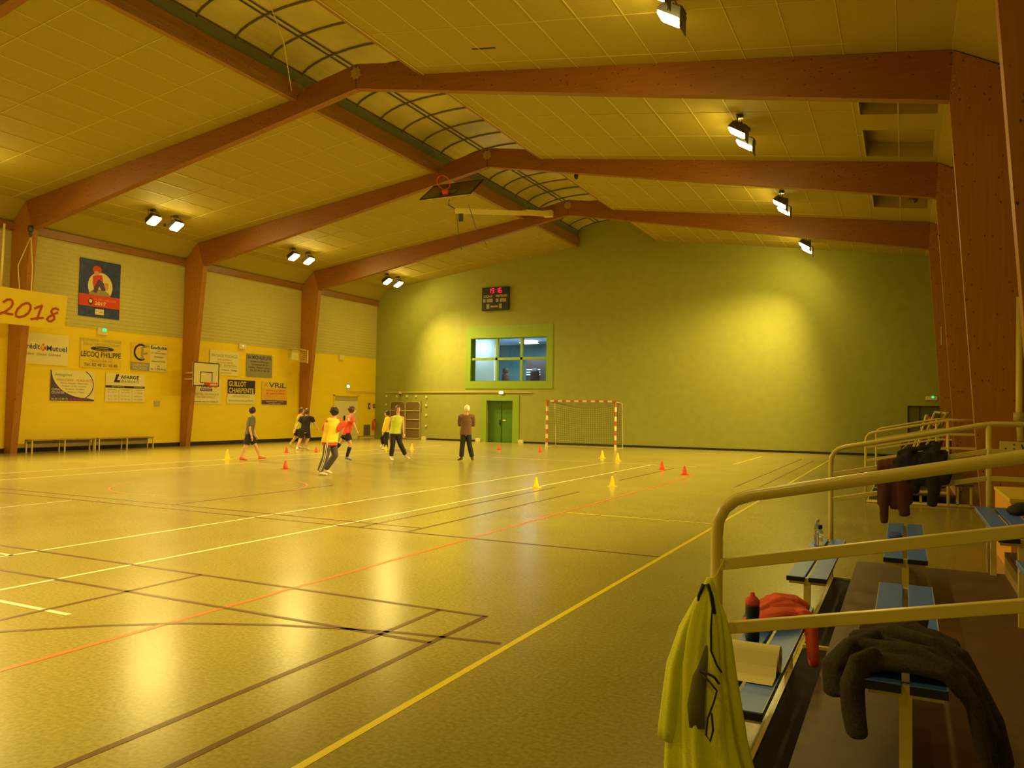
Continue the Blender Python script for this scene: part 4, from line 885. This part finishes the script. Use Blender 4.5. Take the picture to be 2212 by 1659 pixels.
# ------------------------------------------------------------------ spectator stand
def stand(y0, y1, lb):
    t = thing('tiered_stand', lb, 'stand', (.2, (y0 + y1) / 2, 0)); off = t.location
    MB().box(-.42, .81, y0, y1, .165, .2).build('deck', M['deck'], t, off=off); MB().box(.8, 1.1, y0, y1, .365, .4).build('deck', M['deck'], t, off=off)
    MB().box(-.62, -.41, y0, y1, .0, .02).build('floor_shade_strip', M['furn'], t, off=off)  # dark strip laid on the floor, stands for the shade before the deck
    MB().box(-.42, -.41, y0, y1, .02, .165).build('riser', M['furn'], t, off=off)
    MB().box(.8, .815, y0, y1, .2, .365).build('riser', M['benchw'], t, off=off)
    MB().box(-.65, -.63, y0, y1, 0, .02).build('floor_runner', M['rail'], t, off=off)
    for yy_ in (y0 + .06, (y0 + y1) / 2, y1 - .06):
        f = MB(); f.bar((-.63, yy_, .02), (1.08, yy_, .02), .04)
        for xx_, zt_ in ((-.38, .165), (.25, .165), (.84, .365), (1.05, .365)): f.bar((xx_, yy_, .02), (xx_, yy_, zt_), .04, .04, up=(0, 1, 0))
        f.build('understructure', M['rail'], t, off=off)
    MB().bar((.03, y0 + .16, .222), (.68, y0 + .16, .222), .04).build('kick_bar', M['rail'], t, off=off)
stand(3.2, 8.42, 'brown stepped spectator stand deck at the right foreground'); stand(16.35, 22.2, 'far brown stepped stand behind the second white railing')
def bench(c, h, zb, y0, y1, lb, grp='blue plank benches of the stand'):
    t = thing('stand_bench', lb, 'bench', (c, (y0 + y1) / 2, zb), grp); L_ = (y1 - y0) / 2; H_ = h - zb
    for a, b in ((-.142, -.014), (.014, .142)):
        p = bevel(MB().box(a, b, -L_ + .006, L_ - .006, H_ - .03, H_).build('seat_plank', M['blue'], t), .003)
        for e in (-1, 1): MB().box(a, b, min(e * L_, e * (L_ - .006)), max(e * L_, e * (L_ - .006)), H_ - .034, H_ - .003).build('end_cap', M['black'], p)
        MB().box(a if a < 0 else b - .004, a + .004 if a < 0 else b, -L_ + .01, L_ - .01, H_ - .001, H_ + .001).build('edge_strip', M['blueedge'], p)
    for e in (-1, 1):
        MB().bar((0, e * (L_ - .06), 0), (0, e * (L_ - .06), H_ - .012), .045, .045, up=(0, 1, 0)).build('leg', M['rail'], t)
        MB().bar((-.13, e * (L_ - .06), H_ - .045), (.13, e * (L_ - .06), H_ - .045), .03).build('bracket', M['rail'], t)
    return t
RWS = ((-.66, .4, 0), (.0, .6, .2), (.705, .8, .2))
nm1 = ('lowest', 'middle', 'upper')
for k, (c, h, zb) in enumerate(RWS):
    bench(c, h, zb, 3.36, 5.36, ('near blue bench of the lowest row under the red clothes and bottle', 'near blue bench of the middle row under the grey jacket', 'near blue bench of the upper row at the right picture edge')[k])
    bench(c, h, zb, 6.3, 8.38, ('far blue bench of the lowest row with the clear bottle', 'far blue bench of the middle row', 'far blue bench of the upper row beside the column')[k])
for k, (c, h, zb) in enumerate(RWS[1:]):
    bench(c, h, zb, 16.6, 21.9, ('bench of the middle row on the far stand', 'bench of the upper row on the far stand')[k])
def railing(Y, xr, lb, zmid=0, x2=.685, zb2=.2):
    t = thing('railing', lb, 'railing', (-.66, Y, 0), 'cream tubular railings of the stand'); off = t.location; s = .207
    zt = lambda x_: 1.27 + s * (x_ + .66)
    R_ = .0235
    MB().loft([(-.66, Y, 0), (-.66, Y, .6), (-.66, Y, 1.13), (-.655, Y, 1.19), (-.63, Y, 1.24), (-.59, Y, 1.275), (-.53, Y, 1.297), (-.3, Y, zt(-.3)), (x2 - .05, Y, zt(x2 - .05)), (x2 + .02, Y, zt(x2) + .002), (xr, Y, zt(x2) + .002)], R_, 12, side=(0, 1, 0)).build('handrail', M['rail'], t, smooth=True, off=off)
    for k in (1, 2):
        d = .247 * k
        bevel(MB().bar((-.645, Y, zt(-.66) - d), (x2, Y, zt(x2) - d), .034, .044).bar((x2, Y, zt(x2) - d - .003), (xr, Y, zt(x2) - d - .003), .034, .044).build('midrail', M['rail'], t, off=off), .004)
    MB().loft([(x2, Y, zb2), (x2, Y, zt(x2) - .01)], R_, 12).build('post', M['rail'], t, smooth=True, off=off)
    if xr > .9 and Y > 10: MB().loft([(-.66, Y, .02), (1.1, Y, .02)], R_, 8).build('floor_bar', M['rail'], t, smooth=True, off=off)
railing(3.15, 1.6, 'cream railing nearest the camera with the lime jersey on its post')
railing(8.47, 1.9, 'second cream railing with dark jackets hung over it')
railing(16.2, 1.12, 'third cream railing, in front of the far stand', zb2=0)
railing(22.12, 1.02, 'fourth cream railing, at the far end of the far stand', zb2=0)
# third railing second post
# pipe and socket box on the column
t = thing('conduit_pipe', 'cream vertical pipe with a joint on the near right column', 'pipe', (1.67, 15.34, 0))
MB().loft([(.02, 0, 1.23), (.0, 0, 1.7), (.02, 0, 3.6)], .05, 10).build('pipe', M['rail'], t, smooth=True); MB().loft([(.0, 0, 1.55), (.0, 0, 1.70)], .085, 12).build('joint', M['beige'], t, smooth=True)
t = thing('socket_box', 'cream socket box with plug and cable on the near right column', 'socket', (1.60, 15.397, 1.07))
bevel(MB().box(-.2, .24, -.07, 0, 0, .15).build('casing', M['cream'], t), .006)
d_ = MB()
for x_, z_ in ((-.12, .03), (-.0, .03), (.0, .10)): d_.ell((x_, -.07, z_), (.014, .006, .014), 8, 5)
d_.loft([(.1, -.08, .1), (.12, -.1, .05), (.12, -.08, .02)], .012, 6); d_.loft([(.2, -.08, .02), (.18, -.1, .12), (.26, -.1, .15), (.28, -.1, .6)], .008, 6)
d_.build('plug_and_cable', M['black'], t)
t = MB().box(1.03, 1.05, 28.97, 28.99, 3.93, 4.52).build('cable_strip', M['white']); t.data.name = 'cable_strip'; tag(t, 'short white vertical strip on the farthest right column', 'strip')
# stacked slanted posts behind the third railing
t = thing('equipment_trolley', 'jumble of slanted white and red posts by the far stand', 'equipment', (.4, 17.2 + 6.5, 0))
def px3(x_, z_, y_=0): return (x_, y_, z_)
sc2 = 24 / 18.
for k, (a, b, m_, wd) in enumerate((((.22, 1.70), (-.30, .75), 'black', .02), ((.45, 1.70), (.05, .72), 'black', .02), ((.66, 1.72), (.25, .8), 'black', .02),
                                    ((.10, 1.62), (-.12, .55), 'white', .06), ((.10, 1.62), (.36, 1.35), 'orange', .08), ((.30, 1.70), (.62, 1.70), 'white', .09), ((.60, 1.68), (.30, 1.2), 'cream', .05), ((.60, 1.7), (.62, .5), 'cream', .05), ((.30, 1.68), (.12, 1.1), 'cream', .05),
                                    ((.0, 1.3), (-.45, .65), 'white', .07), ((.2, 1.3), (-.2, .6), 'orange', .06), ((.28, 1.2), (.0, .5), 'white', .07), ((.42, 1.1), (.3, .5), 'greenp', .08), ((.55, 1.1), (.5, .45), 'redp', .08), ((-.1, 1.15), (-.5, .6), 'cream', .05))):
    MB().bar((a[0], k * .03, a[1] * 1.02), (b[0] - .05, k * .03 - .1, 0 if k % 3 == 0 and m_ != 'black' and k > 8 else b[1]), wd, wd * .6).build('slanted_post', M[m_], t)
MB().box(-.55, .75, -.2, .6, .12, .2).build('base', M['furn'], t)
fe = MB()
for x_ in (-.45, .65):
    for y_ in (-.12, .5): fe.ell((x_, y_, .06), (.05, .03, .06))
fe.build('wheels', M['black'], t); MB().box(-.5, .7, .35, .4, .2, 1.0).build('back_board', M['maroon'], t)
# yellow foam block and dark clothes at the right edge
t = thing('foam_wedge', 'orange and yellow foam block behind the upper bench at right', 'foam block', (1.35, 9.6, 0))
MB().prism([(-.38, .0), (.45, .0), (.45, .74), (-.38, .74)], 1, 0, 1.6).build('core', M['t_orange'], t)
MB().box(-.39, .46, -.01, 1.61, .74, .78).build('top_face', M['ysign'], t)
t = bevel(MB().box(.835, 1.05, 7.3, 7.75, .403, .68).build('gym_crate', M['t_red']), .01); tag(t, 'small red crate under the upper far bench', 'crate')

# ------------------------------------------------------------------ clothes and bottles on the stand
# lime jersey hanging from the railing post
t = thing('hanging_jersey', 'lime yellow jersey with black piping hanging on the near railing post', 'jersey', (-.66, 3.06, 0)); off = t.location
cl = MB()
zz = [.985, .955, .92, .86, .78, .66, .52, .40, .30, .20]
cxs = [-.665, -.667, -.668, -.672, -.675, -.68, -.675, -.67, -.655, -.645]
hw = [.012, .022, .035, .062, .082, .098, .112, .124, .135, .14]
def wj(i, th):
    a = min(1, i / 5); return 1 + a * (.16 * math.sin(6 * th + .35 * i) + .10 * math.sin(11 * th + 1.3) + .05 * math.sin(17 * th - .4 * i))
cl.loft([(cxs[i], 3.055 - .008 * i * (.5), zz[i]) for i in range(10)], [(hw[i], .012 + .005 * i) for i in range(10)], 72, side=(1, 0, 0), wob=wj)
cl.build('jersey_body', M['jersey'], t, smooth=True, off=off)
sl = MB(); sl.loft([(-.70, 3.05, .90), (-.745, 3.045, .78), (-.785, 3.04, .64), (-.80, 3.03, .50), (-.81, 3.02, .41), (-.815, 3.02, .365)], [(.02, .018), (.034, .026), (.038, .030), (.038, .03), (.036, .028), (.034, .026)], 36, side=(1, 0, 0), wob=lambda i, th: 1 + .12 * math.sin(4 * th + i * .5))
sl.build('sleeve', M['jersey'], t, smooth=True, off=off)
s2 = MB(); s2.loft([(-.66, 3.02, .74), (-.69, 3.0, .62), (-.70, 2.99, .52), (-.695, 2.99, .44)], [(.012, .012), (.026, .016), (.032, .018), (.03, .012)], 24, side=(1, 0, 0)); s2.build('collar_fold', mat('jersey_lining', (.16, .14, .03), .8), t, smooth=True, off=off)
pp = MB(); yj = 3.0
def jp(pts, r=.004): pp.loft([(a, b, c) for a, b, c in pts], r, 6)
jp([(-.705, 3.035, .84), (-.70, 3.03, .92), (-.685, 3.03, .962), (-.668, 3.03, .965), (-.652, 3.03, .92), (-.64, 3.02, .86)], .007)
jp([(-.662, 3.028, .95), (-.648, 3.02, .88), (-.65, 3.005, .80), (-.645, 2.99, .73), (-.62, 2.975, .685), (-.605, 2.985, .66)], .004)
jp([(-.685, 2.985, .655), (-.655, 2.965, .655), (-.625, 2.96, .645), (-.612, 2.975, .62)], .005)
jp([(-.685, 2.98, .65), (-.65, 2.955, .635), (-.615, 2.955, .60), (-.625, 2.95, .56), (-.645, 2.94, .50), (-.65, 2.94, .44), (-.635, 2.94, .42), (-.625, 2.94, .46), (-.632, 2.945, .52)], .004)
pp.build('piping', M['black'], t, smooth=True, off=off)
MB().loft([(-.66, 3.06, .97), (-.645, 3.1, 1.0), (-.625, 3.14, 1.05)], .003, 5).build('hanging_loop', M['jersey'], t, off=off)

# clothes helper: union of soft rolls
def cloth(name, label, cat, rolls, m, vox=.009, smooth=5, parts=(), rough=None):
    b = MB()
    for pts, rad in rolls: b.loft(pts, rad, 16, side=(0, 1, 0), rcap=.7, wob=lambda i, th: 1 + .06 * math.sin(3 * th + i * 1.7))
    o = remesh(b.build(name, M[m]), vox, smooth); tag(o, label, cat); return o
# grey woollen jacket over the middle row bench
b = MB(); rnd = random.Random(5)
for k in range(9):
    y_ = 3.45 + .064 * k; h_ = .665 + .016 * math.sin(k * 2.1); lz = .50 + .05 * math.sin(k * 1.3) if k < 7 else .60; rz = .25 + .03 * abs(k - 4) + (.1 if k > 6 else 0); sh_ = .05 * math.sin(k * .9)
    b.loft([(-.215, y_ - .02, lz), (-.20, y_, .58), (-.165, y_, .63), (-.08, y_ + sh_ * .3, h_ - .01), (.03, y_ + sh_ * .6, h_ - .004), (.12, y_ + sh_, h_ - .014), (.19, y_ + sh_, .62), (.235 + .012 * math.sin(k * 2.4), y_ + .02, .50), (.265 + .018 * math.sin(k * 2.4), y_ + .04, .37), (.28 + .02 * math.sin(k * 2.4), y_ + .05, rz)],
           [(.04, .016), (.045, .02), (.05, .024), (.055, .026), (.058, .026), (.055, .026), (.052, .022), (.052, .018), (.052, .016), (.05, .012)], 16, side=(0, 1, 0), rcap=.5)
for p, r in (([(-.10, 3.43, .665), (-.16, 3.40, .645), (-.185, 3.385, .56), (-.178, 3.385, .46), (-.17, 3.38, .385)], [(.05, .036), (.05, .040), (.045, .05), (.042, .056), (.036, .056)]),
             ([(-.10, 3.62, .69), (-.20, 3.57, .66), (-.265, 3.51, .59), (-.262, 3.49, .49)], [(.045, .034), (.044, .044), (.036, .056), (.03, .05)]),
             ([(-.20, 3.78, .65), (-.05, 3.72, .705), (.10, 3.62, .70), (.22, 3.55, .60), (.29, 3.5, .42)], [.026, .034, .034, .034, .03]),
             ([(-.17, 3.93, .65), (.02, 3.86, .70), (.20, 3.72, .64), (.31, 3.66, .42), (.34, 3.62, .28)], [.026, .034, .036, .04, .036]),
             ([(-.16, 3.56, .68), (.02, 3.50, .695), (.15, 3.44, .66), (.23, 3.42, .54), (.25, 3.42, .44)], [.024, .030, .03, .03, .026]),
             ([(-.14, 3.41, .645), (0, 3.40, .655), (.13, 3.40, .645), (.185, 3.40, .58)], [.018, .02, .02, .016]),
             ([(-.20, 3.70, .655), (-.06, 3.60, .69), (.08, 3.54, .69), (.20, 3.47, .60), (.25, 3.45, .48), (.27, 3.46, .36)], [.014, .02, .022, .022, .02, .018]),
             ([(-.19, 3.86, .645), (-.04, 3.80, .70), (.12, 3.70, .685), (.24, 3.60, .56), (.29, 3.57, .40), (.30, 3.57, .28)], [.014, .02, .022, .022, .02, .018]),
             ([(.19, 3.45, .62), (.235, 3.43, .50), (.25, 3.43, .40), (.27, 3.44, .33)], [(.02, .05), (.022, .07), (.022, .085), (.018, .08)]),
             ([(-.18, 3.47, .63), (-.205, 3.46, .55), (-.205, 3.46, .47)], [(.02, .05), (.022, .06), (.018, .05)]),
             ([(.18, 3.9, .62), (.26, 3.85, .48), (.32, 3.8, .34), (.34, 3.78, .27)], [.03, .03, .03, .022]),
             ([(.0, 3.95, .66), (.04, 4.06, .69), (.06, 4.16, .655)], [.07, .055, .03])):
    b.loft(p, r, 14, rcap=.6, wob=lambda i, th: 1 + .09 * math.sin(3 * th + i * 1.3))
o = remesh(b.build('wool_jacket', M['wool']), .0065, 3); tag(o, 'dark grey woollen jacket draped over the near middle bench', 'jacket')
# red tracksuit top on the lowest bench
b = MB()
for p, r in (([(-.80, 4.62, .44), (-.74, 4.68, .45), (-.66, 4.8, .46), (-.58, 4.9, .45), (-.53, 5.0, .43)], [(.05, .025), (.07, .035), (.08, .04), (.075, .035), (.05, .025)]),
             ([(-.82, 4.85, .44), (-.72, 4.88, .47), (-.62, 4.98, .475), (-.54, 5.05, .44)], [(.06, .03), (.075, .04), (.07, .04), (.05, .025)]),
             ([(-.80, 5.05, .44), (-.70, 5.1, .475), (-.60, 5.14, .47), (-.54, 5.16, .44)], [(.07, .03), (.08, .045), (.07, .04), (.05, .025)]),
             ([(-.78, 4.72, .47), (-.68, 4.95, .505), (-.58, 5.16, .475)], [(.022, .018), (.028, .02), (.022, .018)]),
             ([(-.76, 5.12, .48), (-.66, 4.98, .51), (-.53, 4.92, .455)], [(.024, .018), (.03, .02), (.024, .02)]),
             ([(-.56, 4.95, .455), (-.50, 4.88, .45), (-.475, 4.82, .37), (-.46, 4.74, .28), (-.455, 4.72, .235)], [(.07, .03), (.07, .035), (.07, .034), (.06, .032), (.055, .03)])):
    b.loft(p, r, 14, side=(0, 1, 0), rcap=.7, wob=lambda i, th: 1 + .08 * math.sin(3 * th + i * 1.7))
o = remesh(b.build('red_jacket', M['t_red']), .006, 3); tag(o, 'crumpled red tracksuit top lying on the near lowest bench', 'jacket')
t = MB().ell((-.83, 4.75, .43), (.02, .06, .03)).build('glove', M['greenp'], smooth=True); tag(t, 'small dark green cloth tip beside the red top', 'glove')
# black bottle with red cap
t = thing('sports_bottle', 'black sports bottle with red cap standing on the lowest bench', 'bottle', (-.735, 4.42, .4015))
MB().lathe([(.034, 0), (.037, .01), (.037, .07), (.033, .09), (.033, .12), (.037, .14), (.037, .175), (.034, .19)], n=24).build('bottle_body', M['black'], t, smooth=True)
MB().lathe([(.036, .185), (.038, .195), (.037, .21), (.022, .228), (.012, .235), (.012, .248), (.008, .252)], n=24).build('cap', M['t_red'], t, smooth=True)
t = thing('water_bottle', 'clear plastic water bottle standing on the far lowest bench', 'bottle', (-.735, 7.95, .4015))
MB().lathe([(.03, 0), (.034, .01), (.034, .06), (.031, .065), (.034, .07), (.034, .15), (.03, .17), (.014, .20), (.012, .215)], n=20).build('bottle_body', M['clear'], t, smooth=True)
MB().lathe([(.015, .212), (.015, .235), (.012, .238)], n=16).build('cap', M['white'], t, smooth=True)
t = thing('water_bottle', 'second clear bottle with dark cap next to the other on the far bench', 'bottle', (-.705, 7.86, .4015))
MB().lathe([(.028, 0), (.031, .01), (.031, .10), (.026, .13), (.013, .15), (.012, .16)], n=20).build('bottle_body', M['clear'], t, smooth=True)
MB().lathe([(.020, .158), (.020, .19), (.018, .193)], n=16).build('cap', M['black'], t, smooth=True)
# paper roll on the bench
t = thing('paper_roll', 'white paper roll lying across the near lowest bench', 'paper roll', (-.67, 3.93, .4))
pr = MB(); pr.loft([(-.17, 0, .062), (.145, 0, .062)], .06, 28, side=(0, 0, 1)); pr.build('roll', M['paper'], t, smooth=False)
q = MB(); pts = [(-.17, .0, .122), (-.17, -.05, .095), (-.17, -.085, .045), (-.17, -.12, .012), (-.17, -.22, .004)]
for a, b2 in zip(pts, pts[1:]): q.quad(a, b2, (.14, b2[1], b2[2]), (.14, a[1], a[2]))
q.build('loose_sheet', M['paper'], t)
MB().loft([(.143, 0, .062), (.147, 0, .062)], .022, 16, side=(0, 0, 1)).build('core', M['benchw'], t)
# jackets over the second railing
b = MB()
zr1 = lambda x_: 1.27 + .207 * (x_ + .66) - .247
for k in range(5):
    x_ = -.20 + k * .055; z1 = zr1(x_)
    b.loft([(x_, 8.415, .76 + .03 * math.sin(k * 2)), (x_, 8.40, .95), (x_, 8.41, z1), (x_, 8.47, z1 + .045), (x_, 8.53, z1), (x_, 8.54, .9)], [(.045, .028)] * 6, 12, side=(1, 0, 0), rcap=.6)
b.loft([(-.16, 8.39, 1.0), (-.185, 8.385, .8), (-.18, 8.38, .60)], [(.05, .03), (.045, .03), (.036, .026)], 12, side=(1, 0, 0), rcap=.6)
b.loft([(-.03, 8.39, 1.0), (-.02, 8.385, .82), (-.005, 8.38, .68)], [(.06, .03), (.055, .035), (.05, .03)], 12, side=(1, 0, 0), rcap=.6)
o = remesh(b.build('maroon_jacket', M['maroon']), .009, 4); tag(o, 'maroon jacket with hanging sleeves over the second railing', 'jacket')
b = MB()
for k in range(7):
    x_ = -.04 + k * .058; z1 = zr1(x_) + .04 * math.sin(k * 1.7) + .02
    b.loft([(x_, 8.40, .95 + .05 * math.sin(k * 2.3)), (x_ + .01, 8.385, 1.02), (x_, 8.39, z1 + .02), (x_ + .01, 8.47, z1 + .075 + .02 * math.sin(k * 3)), (x_, 8.55, z1 + .02), (x_, 8.56, .95)], [(.045, .03)] * 6, 12, side=(1, 0, 0), rcap=.6)
for p in ([(-.06, 8.42, 1.26), (.04, 8.44, 1.30), (.14, 8.42, 1.30)], [(.1, 8.43, 1.31), (.2, 8.44, 1.325), (.27, 8.43, 1.28)], [(.2, 8.4, 1.22), (.31, 8.4, 1.2), (.37, 8.4, 1.16)], [(-.1, 8.4, 1.18), (-.02, 8.4, 1.22), (.1, 8.4, 1.2)]): b.loft(p, [.018, .03, .014], 9, rcap=.8)
b.loft([(.22, 8.38, 1.05), (.24, 8.37, .92), (.22, 8.37, .79)], [(.06, .035), (.055, .035), (.045, .03)], 12, side=(1, 0, 0), rcap=.6)
b.loft([(.30, 8.39, 1.18), (.36, 8.39, 1.1), (.34, 8.38, 1.0)], [(.05, .035), (.04, .03), (.03, .02)], 12, side=(1, 0, 0), rcap=.6)
o = remesh(b.build('black_jacket', M['dark']), .009, 4); tag(o, 'bulky black jacket piled over the second railing', 'jacket')
b = MB()
for k in range(5): b.ell((.84 + .05 * k, 7.85 + .07 * (k % 3), .835 + .02 * (k % 2)), (.08, .13, .045))
o = remesh(b.build('black_scarf', M['dark']), .009, 4); tag(o, 'dark folded garment on the upper bench at the right edge', 'garment')
t = MB(); t.ell((0.0 - .08, 7.45, .612), (.055, .17, .012)); t = t.build('blue_cloth', mat('deep_blue_cloth', (.03, .06, .45), .7), smooth=True); tag(t, 'deep blue cloth lying on the far middle bench', 'cloth')
